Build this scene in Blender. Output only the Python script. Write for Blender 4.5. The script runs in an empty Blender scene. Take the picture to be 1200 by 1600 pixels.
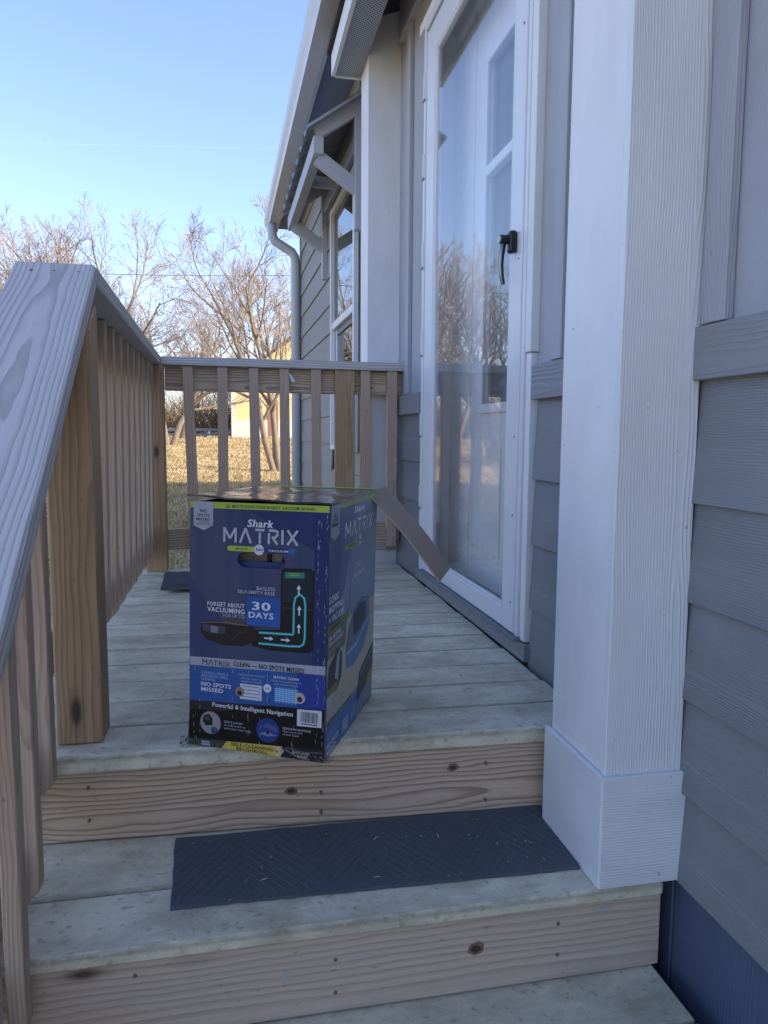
import bpy, bmesh, math, random
import numpy as np
from mathutils import Vector, Matrix

S = bpy.context.scene
C = S.collection
R = math.radians

# ------------------------------------------------------------------ camera, world, sun, exposure
yaw, pit, rol = R(11.4148), R(5.9215), R(-0.3645)
fw = Vector((math.sin(yaw) * math.cos(pit), math.cos(yaw) * math.cos(pit), -math.sin(pit)))
rt = Vector((math.cos(yaw), -math.sin(yaw), 0))
dn = fw.cross(rt)
rt2 = rt * math.cos(rol) + dn * math.sin(rol)
dn2 = dn * math.cos(rol) - rt * math.sin(rol)
cam = bpy.data.cameras.new('camera')
cam.sensor_fit = 'VERTICAL'
cam.sensor_height = 24.0
cam.lens = 1151.0 / 1600.0 * 24.0
cam.clip_start = 0.02
cam.clip_end = 6000
camo = bpy.data.objects.new('camera', cam)
C.objects.link(camo)
up = -dn2
camo.matrix_world = Matrix(((rt2.x, up.x, -fw.x, 0), (rt2.y, up.y, -fw.y, 0), (rt2.z, up.z, -fw.z, 0.625), (0, 0, 0, 1)))
S.camera = camo

SUN_EL, SUN_AZ = 32.0, 115.0           # azimuth clockwise from +Y (view direction of the deck)
w = bpy.data.worlds.new('World')
S.world = w
w.use_nodes = True
nt = w.node_tree
sky = nt.nodes.new('ShaderNodeTexSky')
sky.sky_type = 'NISHITA'
sky.sun_disc = False
sky.sun_elevation = R(SUN_EL)
sky.sun_rotation = R(SUN_AZ)
sky.air_density = 1.0
sky.dust_density = 1.3
sky.ozone_density = 3.8
nt.nodes['Background'].inputs[1].default_value = 0.15
tint = nt.nodes.new('ShaderNodeMix')
tint.data_type = 'RGBA'
tint.blend_type = 'MULTIPLY'
tint.inputs[0].default_value = 1.0
tint.inputs[7].default_value = (1.04, 0.93, 0.98, 1)
nt.links.new(sky.outputs[0], tint.inputs[6])
nt.links.new(tint.outputs[2], nt.nodes['Background'].inputs[0])

sl = bpy.data.lights.new('sun', 'SUN')
sl.energy = 2.3
sl.angle = R(0.5)
sl.color = (1.0, 0.90, 0.74)
so = bpy.data.objects.new('sun', sl)
C.objects.link(so)
sd = Vector((math.sin(R(SUN_AZ)) * math.cos(R(SUN_EL)), math.cos(R(SUN_AZ)) * math.cos(R(SUN_EL)), math.sin(R(SUN_EL))))
so.rotation_euler = sd.to_track_quat('Z', 'Y').to_euler()
so.location = (4, -6, 12)

S.view_settings.view_transform = 'Standard'
S.view_settings.look = 'None'
S.view_settings.gamma = 1
S.view_settings.use_curve_mapping = False
S.view_settings.exposure = 1.45

# ------------------------------------------------------------------ object helpers
WM = {}


def tag(o, label=None, cat=None, group=None, kind=None):
    if label: o['label'] = label
    if cat: o['category'] = cat
    if group: o['group'] = group
    if kind: o['kind'] = kind
    return o


def put(o, M, parent=None):
    C.objects.link(o)
    if parent is not None:
        o.parent = parent
        o.matrix_parent_inverse = WM[parent].inverted()
    o.matrix_basis = M
    WM[o] = M.copy()
    return o


def thing(name, label, cat, loc=(0, 0, 0), group=None, parent=None):
    o = bpy.data.objects.new(name, None)
    o.empty_display_size = 0.1
    put(o, Matrix.Translation(loc), parent)
    if parent is None:
        tag(o, label, cat, group)
    elif label:
        o['label'] = label
    return o


def mesh_obj(name, verts, faces, mat, parent=None, smooth=False, recentre=True, mats=None, fmi=None):
    v = np.asarray(verts, dtype=float).reshape(-1, 3)
    c = v.mean(0) if recentre else np.zeros(3)
    me = bpy.data.meshes.new(name)
    me.from_pydata((v - c).tolist(), [], faces)
    if mat: me.materials.append(mat)
    if mats:
        for m in mats: me.materials.append(m)
        me.polygons.foreach_set('material_index', fmi)
    if smooth:
        me.polygons.foreach_set('use_smooth', [True] * len(me.polygons))
    me.update()
    o = bpy.data.objects.new(name, me)
    return put(o, Matrix.Translation(c.tolist()), parent)


_box_cache = {}


def box_mesh(name, l, wd, h, mat, bev):
    key = (round(l, 3), round(wd, 3), round(h, 3), mat.name, round(bev, 4), name)
    if key in _box_cache: return _box_cache[key]
    bm = bmesh.new()
    bmesh.ops.create_cube(bm, size=1)
    bmesh.ops.scale(bm, vec=(l, wd, h), verts=bm.verts)
    if bev > 0:
        bmesh.ops.bevel(bm, geom=bm.edges[:], offset=bev, segments=1, profile=0.5, affect='EDGES')
    me = bpy.data.meshes.new(name)
    bm.to_mesh(me)
    bm.free()
    me.materials.append(mat)
    _box_cache[key] = me
    return me


AX = {'x': Matrix.Identity(3), 'y': Matrix(((0, -1, 0), (1, 0, 0), (0, 0, 1))),
      'z': Matrix(((0, 0, 1), (0, 1, 0), (-1, 0, 0))).transposed().inverted().transposed()}
AX['z'] = Matrix(((0, 0, -1), (0, 1, 0), (1, 0, 0)))     # local X -> world Z


def bar(name, lo, hi, mat, parent=None, along='x', bev=0.002, rot=None, T=None):
    """box between world corners lo, hi; local X runs along the grain axis"""
    lo, hi = Vector(lo), Vector(hi)
    d = hi - lo
    c = (lo + hi) / 2
    dims = {'x': (d.x, d.y, d.z), 'y': (d.y, d.x, d.z), 'z': (d.z, d.y, d.x)}[along]
    me = box_mesh(name, abs(dims[0]), abs(dims[1]), abs(dims[2]), mat, bev)
    o = bpy.data.objects.new(name, me)
    M = Matrix.Translation(c) @ (rot if rot is not None else Matrix.Identity(4)) @ AX[along].to_4x4()
    if T is not None: M = T @ M
    return put(o, M, parent)


def beam(name, a, b, wd, h, mat, parent=None, up=(0, 0, 1), bev=0.002, T=None):
    """board from point a to point b (axis), width wd across, thickness h along up"""
    a, b = Vector(a), Vector(b)
    x = (b - a)
    L = x.length
    x.normalize()
    z = Vector(up)
    z = (z - x * z.dot(x)).normalized()
    y = z.cross(x)
    M = Matrix.Translation((a + b) / 2) @ Matrix((x, y, z)).transposed().to_4x4()
    if T is not None: M = T @ M
    o = bpy.data.objects.new(name, box_mesh(name, L, wd, h, mat, bev))
    return put(o, M, parent)


def tube_geo(pts, radii, sides=8, caps=True):
    V, F = [], []
    n = len(pts)
    prev = None
    for i in range(n):
        p = Vector(pts[i])
        t = (Vector(pts[min(i + 1, n - 1)]) - Vector(pts[max(i - 1, 0)])).normalized()
        a = prev - t * prev.dot(t) if prev is not None else (Vector((0, 0, 1)) if abs(t.z) < .9 else Vector((1, 0, 0)))
        a = (a - t * a.dot(t)).normalized()
        prev = a
        b = t.cross(a)
        for k in range(sides):
            an = 2 * math.pi * k / sides
            V.append(tuple(p + (a * math.cos(an) + b * math.sin(an)) * radii[i]))
    for i in range(n - 1):
        for k in range(sides):
            k2 = (k + 1) % sides
            F.append((i * sides + k, i * sides + k2, (i + 1) * sides + k2, (i + 1) * sides + k))
    if caps:
        F.append(tuple(range(sides - 1, -1, -1)))
        F.append(tuple(range((n - 1) * sides, n * sides)))
    return V, F


def prism(name, prof, a, b, mat, parent=None, T=None):
    """extrude profile: list of 3-vectors (world) from offset a to offset b (vectors)"""
    n = len(prof)
    V = [Vector(p) + Vector(a) for p in prof] + [Vector(p) + Vector(b) for p in prof]
    if T is not None: V = [T @ v for v in V]
    F = [tuple(range(n - 1, -1, -1)), tuple(range(n, 2 * n))]
    for i in range(n):
        j = (i + 1) % n
        F.append((i, j, n + j, n + i))
    o = mesh_obj(name, [tuple(v) for v in V], F, mat, parent)
    bm = bmesh.new(); bm.from_mesh(o.data)
    bmesh.ops.recalc_face_normals(bm, faces=bm.faces)
    bm.to_mesh(o.data); bm.free()
    return o


# ------------------------------------------------------------------ materials
def srgb(r, g, b):
    f = lambda c: (c / 255 / 12.92) if c / 255 <= 0.04045 else ((c / 255 + 0.055) / 1.055) ** 2.4
    return (f(r), f(g), f(b), 1)


class N:
    def __init__(s, name):
        s.m = bpy.data.materials.new(name)
        s.m.use_nodes = True
        s.t = s.m.node_tree
        s.p = s.t.nodes['Principled BSDF']
        s.out = s.t.nodes['Material Output']

    def n(s, typ, **kw):
        x = s.t.nodes.new('ShaderNode' + typ)
        for k, v in kw.items(): setattr(x, k, v)
        return x

    def l(s, a, b): s.t.links.new(a, b)

    def val(s, sock, v):
        if hasattr(v, 'is_linked') or hasattr(v, 'links'): s.l(v, sock)
        else: sock.default_value = v

    def math(s, op, a, b=0.0, c=None):
        x = s.n('Math', operation=op)
        s.val(x.inputs[0], a); s.val(x.inputs[1], b)
        if c is not None: s.val(x.inputs[2], c)
        return x.outputs[0]

    def co(s, scale=(1, 1, 1), rand=0.0, kind='Object'):
        tc = s.n('TexCoord')
        mp = s.n('Mapping')
        mp.inputs['Scale'].default_value = scale
        s.l(tc.outputs[kind], mp.inputs['Vector'])
        if rand:
            oi = s.n('ObjectInfo')
            cx = s.n('CombineXYZ')
            r1 = s.math('MULTIPLY', oi.outputs['Random'], rand)
            r2 = s.math('MULTIPLY', oi.outputs['Random'], rand * 7.3)
            for i, q in enumerate((r1, r2, r1)): s.l(q, cx.inputs[i])
            s.l(cx.outputs[0], mp.inputs['Location'])
        return mp.outputs[0]

    def noise(s, vec, scale, detail=4, rough=0.55, dist=0.0):
        x = s.n('TexNoise')
        s.l(vec, x.inputs['Vector'])
        x.inputs['Scale'].default_value = scale
        x.inputs['Detail'].default_value = detail
        x.inputs['Roughness'].default_value = rough
        x.inputs['Distortion'].default_value = dist
        return x.outputs['Fac']

    def ramp(s, fac, stops, interp='LINEAR'):
        x = s.n('ValToRGB')
        cr = x.color_ramp
        cr.interpolation = interp
        while len(cr.elements) < len(stops): cr.elements.new(0.5)
        for e, (p, c) in zip(cr.elements, stops):
            e.position = p
            e.color = c if not isinstance(c, (int, float)) else (c, c, c, 1)
        s.l(fac, x.inputs[0])
        return x.outputs[0]

    def mix(s, fac, a, b, mode='MIX'):
        x = s.n('Mix', data_type='RGBA', blend_type=mode)
        s.val(x.inputs[0], fac)
        for i, q in ((6, a), (7, b)):
            if isinstance(q, tuple): x.inputs[i].default_value = q
            else: s.l(q, x.inputs[i])
        return x.outputs[2]

    def bump(s, h, strength=0.3, dist=0.002, prev=None):
        x = s.n('Bump')
        x.inputs['Strength'].default_value = strength
        x.inputs['Distance'].default_value = dist
        s.l(h, x.inputs['Height'])
        if prev is not None: s.l(prev, x.inputs['Normal'])
        return x.outputs[0]

    def fin(s, col=None, rough=0.6, normal=None, spec=0.3, metal=0.0):
        if col is not None: s.val(s.p.inputs['Base Color'], col)
        s.val(s.p.inputs['Roughness'], rough)
        s.p.inputs['Specular IOR Level'].default_value = spec
        s.p.inputs['Metallic'].default_value = metal
        if normal is not None: s.l(normal, s.p.inputs['Normal'])
        return s.m


def rings(s, rand=9.0, freq=150.0, wk=1.0):
    """growth rings round an axis that wanders along local X: long cathedral grain on every face"""
    tc = s.n('TexCoord')
    oi = s.n('ObjectInfo')
    sx = s.n('SeparateXYZ')
    s.l(tc.outputs['Object'], sx.inputs[0])
    rnd = oi.outputs['Random']
    xo = s.math('ADD', sx.outputs[0], s.math('MULTIPLY', rnd, rand * 3))
    cx = s.n('CombineXYZ')
    s.l(s.math('MULTIPLY', xo, 1.6), cx.inputs[0])
    s.l(s.math('MULTIPLY', sx.outputs[1], 7.0), cx.inputs[1])
    s.l(s.math('MULTIPLY', sx.outputs[2], 7.0), cx.inputs[2])
    n1 = s.noise(cx.outputs[0], 1.6, 3, 0.5)
    cx2 = s.n('CombineXYZ')
    s.l(s.math('MULTIPLY', xo, 1.1), cx2.inputs[0])
    s.l(s.math('MULTIPLY', rnd, 31.0), cx2.inputs[1])
    n2 = s.noise(cx2.outputs[0], 1.5, 2, 0.5)
    yy = s.math('ADD', sx.outputs[1], s.math('MULTIPLY', s.math('SUBTRACT', n2, 0.5), 0.09 * wk))
    oz = s.math('ADD', s.math('MULTIPLY', rnd, 0.05), 0.012)
    zz = s.math('ADD', s.math('ADD', sx.outputs[2], oz), s.math('MULTIPLY', s.math('SUBTRACT', n1, 0.5), 0.045 * wk))
    zz = s.math('ADD', zz, s.math('MULTIPLY', s.math('SUBTRACT', n2, 0.5), 0.05 * wk))
    r = s.math('SQRT', s.math('ADD', s.math('MULTIPLY', yy, yy), s.math('MULTIPLY', zz, zz)))
    ph = s.math('MULTIPLY', r, freq)
    saw = s.math('FRACT', ph)
    # fine fibres
    cx3 = s.n('CombineXYZ')
    s.l(s.math('MULTIPLY', xo, 6.0), cx3.inputs[0])
    s.l(s.math('MULTIPLY', sx.outputs[1], 260.0), cx3.inputs[1])
    s.l(s.math('MULTIPLY', sx.outputs[2], 260.0), cx3.inputs[2])
    fib = s.noise(cx3.outputs[0], 1.0, 2, 0.6)
    # knots
    cx4 = s.n('CombineXYZ')
    s.l(s.math('MULTIPLY', xo, 2.6), cx4.inputs[0])
    s.l(s.math('MULTIPLY', sx.outputs[1], 7.5), cx4.inputs[1])
    s.l(s.math('ADD', s.math('MULTIPLY', sx.outputs[2], 7.5), s.math('MULTIPLY', rnd, 50.0)), cx4.inputs[2])
    vo = s.n('TexVoronoi')
    vo.inputs['Scale'].default_value = 1.0
    s.l(cx4.outputs[0], vo.inputs['Vector'])
    knot = vo.outputs['Distance']
    return saw, fib, knot, n1


def wood(name, light, dark, grey=0.0, greycol=(0.3, 0.3, 0.31, 1), freq=130, knots=True, contrast=1.0, bumpk=1.0, wk=1.0):
    s = N(name)
    saw, fib, knot, n1 = rings(s, freq=freq, wk=wk)
    late = s.ramp(saw, [(0.0, 0.0), (0.45, 0.12), (0.8, 0.85), (0.93, 1.0), (1.0, 0.0)])
    f = s.math('MULTIPLY', late, contrast)
    col = s.mix(f, light, dark)
    fr = s.ramp(fib, [(0.25, 0.72), (0.7, 1.12)])
    col = s.mix(0.6, col, fr, 'MULTIPLY')
    wv = s.co((1.2, 6, 6), 5.0)
    patch = s.ramp(s.noise(wv, 1.7, 5, 0.6), [(0.35, 0.0), (0.7, 1.0)])
    g = s.math('MULTIPLY', s.math('ADD', s.math('MULTIPLY', patch, 0.55), 0.45), grey)
    col = s.mix(g, col, s.mix(f, greycol, tuple(c * 0.62 for c in greycol[:3]) + (1,)))
    if knots:
        kf = s.ramp(knot, [(0.055, 1.0), (0.10, 0.25), (0.16, 0.0)])
        col = s.mix(s.math('MULTIPLY', kf, 0.85), col, (0.045, 0.026, 0.016, 1))
    dots = s.ramp(s.noise(s.co((30, 70, 70), 3.0), 1.6, 1, 0.4), [(0.74, 0.0), (0.79, 1.0)])
    col = s.mix(s.math('MULTIPLY', dots, 0.35), col, (0.05, 0.04, 0.035, 1))
    b = s.bump(late, 0.35 * bumpk, 0.0015)
    b = s.bump(fib, 0.3 * bumpk, 0.0008, b)
    return s.fin(col, 0.72, b, 0.25)


pine = wood('weathered pine', srgb(206, 178, 150), srgb(152, 118, 90), contrast=0.45, grey=0.35, greycol=(0.42, 0.39, 0.37, 1))
pine_riser = wood('weathered pine riser', srgb(222, 194, 162), srgb(140, 108, 80), contrast=0.75, grey=0.35, greycol=(0.40, 0.37, 0.35, 1), freq=95)
pine_low = wood('paler smooth pine riser', srgb(216, 192, 164), srgb(158, 128, 100), contrast=0.5, grey=0.5, greycol=(0.50, 0.46, 0.43, 1), freq=75, wk=0.7)
pine_post = wood('yellow treated pine', srgb(190, 156, 116), srgb(138, 104, 70), contrast=0.5, grey=0.2, freq=110)
pine_cap = wood('silvered pine cap', srgb(206, 200, 196), srgb(126, 118, 114), grey=0.75, greycol=(0.60, 0.58, 0.56, 1), freq=150, contrast=0.6, knots=False, bumpk=1.3, wk=0.4)


def deck_paint(name):
    s = N(name)
    base = srgb(240, 234, 210)
    o = s.co((1, 1, 1), 11.0)
    big = s.ramp(s.noise(o, 3.5, 6, 0.62), [(0.33, 0.0), (0.68, 1.0)])
    streak = s.ramp(s.noise(s.co((1.6, 3.5, 3.5), 4.0), 2.6, 7, 0.68), [(0.40, 0.0), (0.62, 1.0)])
    col = s.mix(big, srgb(222, 215, 190), base)
    col = s.mix(s.math('MULTIPLY', streak, 0.6), col, srgb(170, 160, 134))
    grit = s.ramp(s.noise(o, 240, 4, 0.7), [(0.3, 0.80), (0.72, 1.10)])
    col = s.mix(0.7, col, grit, 'MULTIPLY')
    foot = s.ramp(s.noise(s.co((1, 1, 1), 17.0), 7, 7, 0.72), [(0.50, 0.0), (0.66, 1.0)])
    col = s.mix(s.math('MULTIPLY', foot, 0.45), col, srgb(150, 140, 116))
    sp = s.ramp(s.noise(o, 60, 3, 0.5), [(0.60, 0.0), (0.70, 1.0)])
    col = s.mix(s.math('MULTIPLY', sp, 0.45), col, srgb(122, 110, 90))
    # scuffed paint along the long edges of each board
    tc = s.n('TexCoord')
    sx = s.n('SeparateXYZ')
    s.l(tc.outputs['Generated'], sx.inputs[0])
    ed = s.math('MULTIPLY', s.math('ABSOLUTE', s.math('SUBTRACT', sx.outputs[1], 0.5)), 2.0)
    edn = s.math('ADD', ed, s.math('MULTIPLY', s.math('SUBTRACT', s.noise(s.co((6, 20, 20), 6.0), 4.0, 5, 0.7), 0.5), 0.34))
    ef = s.math('MULTIPLY', s.ramp(edn, [(0.90, 0.0), (1.02, 1.0)]), s.ramp(sx.outputs[2], [(0.55, 0.0), (0.8, 1.0)]))
    col = s.mix(s.math('MULTIPLY', ef, 0.5), col, srgb(118, 110, 90))
    ws = s.ramp(s.noise(s.co((40, 120, 120), 6.0), 1.4, 4, 0.6), [(0.60, 0.0), (0.70, 1.0)])
    col = s.mix(s.math('MULTIPLY', s.math('MULTIPLY', ef, ws), 0.7), col, srgb(214, 218, 214))
    b = s.bump(s.noise(o, 180, 3, 0.6), 0.45, 0.0012)
    b = s.bump(s.noise(s.co((5, 140, 140), 6.0), 1.0, 3, 0.6), 0.25, 0.001, b)
    return s.fin(col, 0.66, b, 0.3)


paint_deck = deck_paint('worn grey-green deck paint')


def cedarmill(name, col, grain=1.0, freq=120, rough=0.55, var=0.10, xs=2.2, wk=0.5):
    """painted fibre-cement board with embossed wood grain along local X"""
    s = N(name)
    saw, fib, knot, n1 = rings(s, freq=freq, wk=wk)
    tri = s.ramp(saw, [(0.0, 0.0), (0.4, 0.25), (0.62, 1.0), (0.85, 0.3), (1.0, 0.0)])
    msk = s.ramp(s.noise(s.co((xs, 8, 8), 9.0), 1.2, 3, 0.5), [(0.3, 0.15), (0.62, 1.0)])
    hgt = s.math('MULTIPLY', tri, msk)
    lo = tuple(c * (1 - var) for c in col[:3]) + (1,)
    n = s.ramp(s.noise(s.co((2, 5, 5), 7.0), 2.0, 5, 0.6), [(0.3, 0.0), (0.7, 1.0)])
    cc = s.mix(n, lo, col)
    sp = s.ramp(s.noise(s.co((60, 60, 60), 3.0), 1.2, 1, 0.4), [(0.78, 0.0), (0.82, 1.0)])
    cc = s.mix(s.math('MULTIPLY', sp, 0.4), cc, (0.08, 0.08, 0.08, 1))
    b = s.bump(hgt, 0.55 * grain, 0.0022)
    b = s.bump(fib, 0.25 * grain, 0.0008, b)
    return s.fin(cc, rough, b, 0.35)


white_trim = cedarmill('white painted trim board', srgb(232, 235, 238), 0.75, freq=190)
white_plain = cedarmill('white painted smooth trim', srgb(236, 237, 238), 0.18)
lap_paint = cedarmill('grey lap siding paint', srgb(140, 143, 147), 1.1, freq=220, xs=1.0)
trim_paint = cedarmill('grey trim board paint', srgb(146, 148, 152), 1.3, freq=110)
panel_paint = cedarmill('pale grey panel siding paint', srgb(174, 176, 182), 0.8, freq=260)
navy_paint = cedarmill('navy skirting paint', srgb(88, 100, 124), 0.6, freq=160)
wing_paint = cedarmill('grey-beige lap siding paint', srgb(146, 144, 140), 0.7, freq=170)
awning_paint = cedarmill('pale grey awning timber paint', srgb(184, 189, 198), 0.3)
soffit_shade_tone = cedarmill('blue-grey soffit with eave shade', srgb(112, 122, 142), 0.3)  # bluish shade under the eave is put into this soffit colour


def plain(name, col, rough=0.5, spec=0.4, metal=0.0, nz=0.06, bump=0.0, scale=20):
    s = N(name)
    n = s.noise(s.co((1, 1, 1), 5.0), scale, 4, 0.6)
    c = s.mix(n, tuple(x * (1 - nz * 2) for x in col[:3]) + (1,), tuple(min(1, x * (1 + nz)) for x in col[:3]) + (1,))
    b = s.bump(n, bump, 0.002) if bump else None
    return s.fin(c, rough, b, spec, metal)


vinyl = plain('white vinyl', srgb(226, 228, 232), 0.35, 0.45, nz=0.04)
grey_alu = plain('grey aluminium weatherstrip', srgb(120, 126, 134), 0.45)
door_white = plain('white steel door paint', srgb(238, 240, 242), 0.4, nz=0.03)
black_metal = plain('black powder-coated metal', (0.012, 0.013, 0.016, 1), 0.42, 0.4)
edge_metal = plain('worn bare metal edge', (0.45, 0.43, 0.42, 1), 0.35, 0.5, 0.6)
gutter_paint = plain('white gutter enamel', srgb(206, 210, 216), 0.35, nz=0.03)
spout_paint = plain('grey-white downspout enamel', srgb(196, 202, 210), 0.4, nz=0.04)
sheet_metal = plain('galvanised corrugated sheet', srgb(170, 176, 184), 0.4, 0.5, 0.35, nz=0.1)
shingle = plain('brown asphalt shingle', srgb(96, 88, 84), 0.9, 0.1, nz=0.3, scale=90, bump=0.5)
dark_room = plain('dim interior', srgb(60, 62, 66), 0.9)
blind_mat = plain('off-white window blind', srgb(150, 150, 148), 0.8)
rust = plain('rusty screw head', srgb(128, 116, 102), 0.6, metal=0.2)
kraft = plain('brown corrugated cardboard', srgb(172, 154, 140), 0.8, 0.15, nz=0.1, scale=14)
kraft_edge = plain('pale cardboard edge', srgb(206, 186, 160), 0.85, 0.1, nz=0.2, scale=200)
paper_mat = plain('white paper', srgb(214, 216, 218), 0.7)
mark_mat = plain('pale splashed paint mark', srgb(178, 184, 180), 0.6)
iron_fence = plain('pale fence paint', srgb(126, 136, 146), 0.7)
concrete = plain('pale concrete', srgb(160, 156, 150), 0.9, nz=0.15)


def perforated():
    s = N('perforated soffit vinyl')
    tc = s.n('TexCoord')
    vo = s.n('TexVoronoi')
    vo.inputs['Scale'].default_value = 78
    vo.inputs['Randomness'].default_value = 0.0
    mp = s.n('Mapping')
    mp.inputs['Rotation'].default_value = (0, 0, R(45))
    s.l(tc.outputs['Object'], mp.inputs[0])
    sp = s.n('SeparateXYZ'); s.l(mp.outputs[0], sp.inputs[0])
    cx = s.n('CombineXYZ'); s.l(sp.outputs[0], cx.inputs[0]); s.l(sp.outputs[1], cx.inputs[1])
    s.l(cx.outputs[0], vo.inputs['Vector'])
    f = s.ramp(vo.outputs['Distance'], [(0.26, 1.0), (0.34, 0.0)])
    c = s.mix(f, srgb(176, 182, 192), (0.02, 0.02, 0.025, 1))
    return s.fin(c, 0.5)


soffit_perf = perforated()


def glass(name, tint=(1, 1, 1, 1), haze=0.0):
    s = N(name)
    lw = s.n('LayerWeight')
    lw.inputs['Blend'].default_value = 0.5
    f5 = s.math('POWER', lw.outputs['Facing'], 5.0)
    fr = s.math('ADD', s.math('MULTIPLY', f5, 0.95), 0.045)
    tr = s.n('BsdfTransparent'); tr.inputs[0].default_value = tint
    gl = s.n('BsdfGlossy'); gl.inputs['Roughness'].default_value = 0.0
    wn = s.noise(s.co((1, 1, 1), 0), 1.3, 2, 0.4)
    s.l(s.bump(wn, 0.02, 0.01), gl.inputs['Normal'])
    mx = s.n('MixShader')
    s.l(fr, mx.inputs[0]); s.l(tr.outputs[0], mx.inputs[1]); s.l(gl.outputs[0], mx.inputs[2])
    o = mx.outputs[0]
    if haze:
        df = s.n('BsdfDiffuse'); df.inputs[0].default_value = (0.7, 0.72, 0.75, 1)
        m2 = s.n('MixShader')
        sm = s.ramp(s.noise(s.co((1, 1.5, 0.6), 0), 6, 5, 0.65), [(0.35, 0.0), (0.75, haze * 2)])
        s.l(sm, m2.inputs[0]); s.l(o, m2.inputs[1]); s.l(df.outputs[0], m2.inputs[2])
        o = m2.outputs[0]
    s.l(o, s.out.inputs[0])
    return s.m


door_glass = glass('storm door glass', haze=0.03)
win_glass = glass('window glass', tint=(0.75, 0.8, 0.8, 1))


def mat_carpet():
    s = N('charcoal blue ribbed mat')
    o = s.co((1, 1, 1), 0)
    n = s.noise(o, 420, 3, 0.7)
    n2 = s.noise(o, 9, 5, 0.6)
    c = s.mix(n, srgb(48, 54, 60), srgb(136, 142, 150))
    c = s.mix(s.math('MULTIPLY', n2, 0.35), c, srgb(70, 76, 84))
    sp = s.ramp(s.noise(o, 70, 2, 0.5), [(0.70, 0.0), (0.76, 1.0)])
    c = s.mix(s.math('MULTIPLY', sp, 0.5), c, srgb(150, 146, 138))
    return s.fin(c, 0.95, s.bump(n, 0.9, 0.003), 0.1)


carpet = mat_carpet()


def grass_mat(name, blade=False):
    s = N(name)
    o = s.co((1, 1, 1), 0, 'Object')
    a = s.ramp(s.noise(o, 0.55, 6, 0.65), [(0.32, 0.0), (0.68, 1.0)])
    c = s.mix(a, srgb(176, 154, 112), srgb(206, 184, 140))
    g = s.ramp(s.noise(o, 0.9, 5, 0.7), [(0.55, 0.0), (0.75, 1.0)])
    c = s.mix(s.math('MULTIPLY', g, 0.45), c, srgb(136, 130, 82))
    f = s.noise(o, 14, 4, 0.7)
    c = s.mix(0.5, c, s.ramp(f, [(0.3, 0.55), (0.7, 1.25)]), 'MULTIPLY')
    return s.fin(c, 0.95, s.bump(f, 0.8, 0.04) if not blade else None, 0.05)


grass_ground = grass_mat('dry winter lawn')
grass_blade = grass_mat('dry grass blades', True)


def bark_mat(name, a, b):
    s = N(name)
    n = s.noise(s.co((1, 1, 0.3), 2.0), 7, 5, 0.65)
    return s.fin(s.mix(n, a, b), 0.9, s.bump(n, 0.5, 0.02), 0.1)


bark = bark_mat('grey-brown bark', srgb(100, 88, 76), srgb(168, 152, 132))
bark_dark = bark_mat('dark lower bark', srgb(44, 38, 34), srgb(98, 84, 72))
twig = bark_mat('pale winter twigs', srgb(132, 120, 108), srgb(182, 168, 152))
twig_red = bark_mat('brown thicket twigs', srgb(100, 82, 62), srgb(150, 126, 94))
cedar_leaf = bark_mat('cedar foliage', srgb(52, 66, 44), srgb(90, 102, 66))
shed_yellow = plain('yellow siding paint', srgb(226, 204, 146), 0.7, nz=0.05, scale=4)
shed_white = plain('cream lower siding paint', srgb(222, 216, 200), 0.7, nz=0.08, scale=4)
brick_brown = plain('brown painted door', srgb(150, 116, 96), 0.7, nz=0.1)

# ------------------------------------------------------------------ ground
GZ = -0.60


def gz(x, y):
    t = min(1, max(0, (y - 21) / 24))
    return GZ + 1.03 * t * t * (3 - 2 * t) + 0.02 * math.sin(x * 0.9) * math.cos(y * 0.7)


xs = sorted(set([-600, -300, -150, -80] + [v * 1.5 for v in range(-34, 20)] + [60, 120, 300, 600]))
ys = sorted(set([-400, -150, -60, -30] + [v * 1.0 for v in range(-15, 70)] + [80, 110, 160, 250, 450, 900]))
V = [(x, y, gz(x, y)) for y in ys for x in xs]
nx = len(xs)
F = [(j * nx + i, j * nx + i + 1, (j + 1) * nx + i + 1, (j + 1) * nx + i) for j in range(len(ys) - 1) for i in range(nx - 1)]
tag(mesh_obj('ground', V, F, grass_ground, smooth=True, recentre=False), kind='structure')

rng = np.random.default_rng(5)
NB = 90000
by = 3.2 + (46 - 3.2) * rng.random(NB) ** 1.15
bx = -0.32 * by - 1.5 + rng.random(NB) * (0.32 * by + 1.5 + 0.10 * by + 0.6)
t = np.clip((by - 21) / 24, 0, 1)
bz = GZ + 1.03 * t * t * (3 - 2 * t) + 0.02 * np.sin(bx * 0.9) * np.cos(by * 0.7) - 0.005
an = rng.random(NB) * 6.283
hh = 0.03 + 0.06 * rng.random(NB)
ww = 0.006 + 0.0007 * by
lean = rng.normal(0, 0.045, (NB, 2))
P = np.empty((NB, 3, 3))
P[:, 0] = np.stack([bx - np.cos(an) * ww, by - np.sin(an) * ww, bz], 1)
P[:, 1] = np.stack([bx + np.cos(an) * ww, by + np.sin(an) * ww, bz], 1)
P[:, 2] = np.stack([bx + lean[:, 0], by + lean[:, 1], bz + hh], 1)
me = bpy.data.meshes.new('grass')
me.vertices.add(NB * 3); me.vertices.foreach_set('co', P.reshape(-1))
me.loops.add(NB * 3); me.loops.foreach_set('vertex_index', np.arange(NB * 3, dtype=np.int32))
me.polygons.add(NB); me.polygons.foreach_set('loop_start', np.arange(0, NB * 3, 3, dtype=np.int32))
me.update(calc_edges=True)
me.materials.append(grass_blade)
tag(put(bpy.data.objects.new('grass', me), Matrix.Identity(4)), 'short dry golden grass over the lawn', 'grass', kind='stuff')

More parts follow.
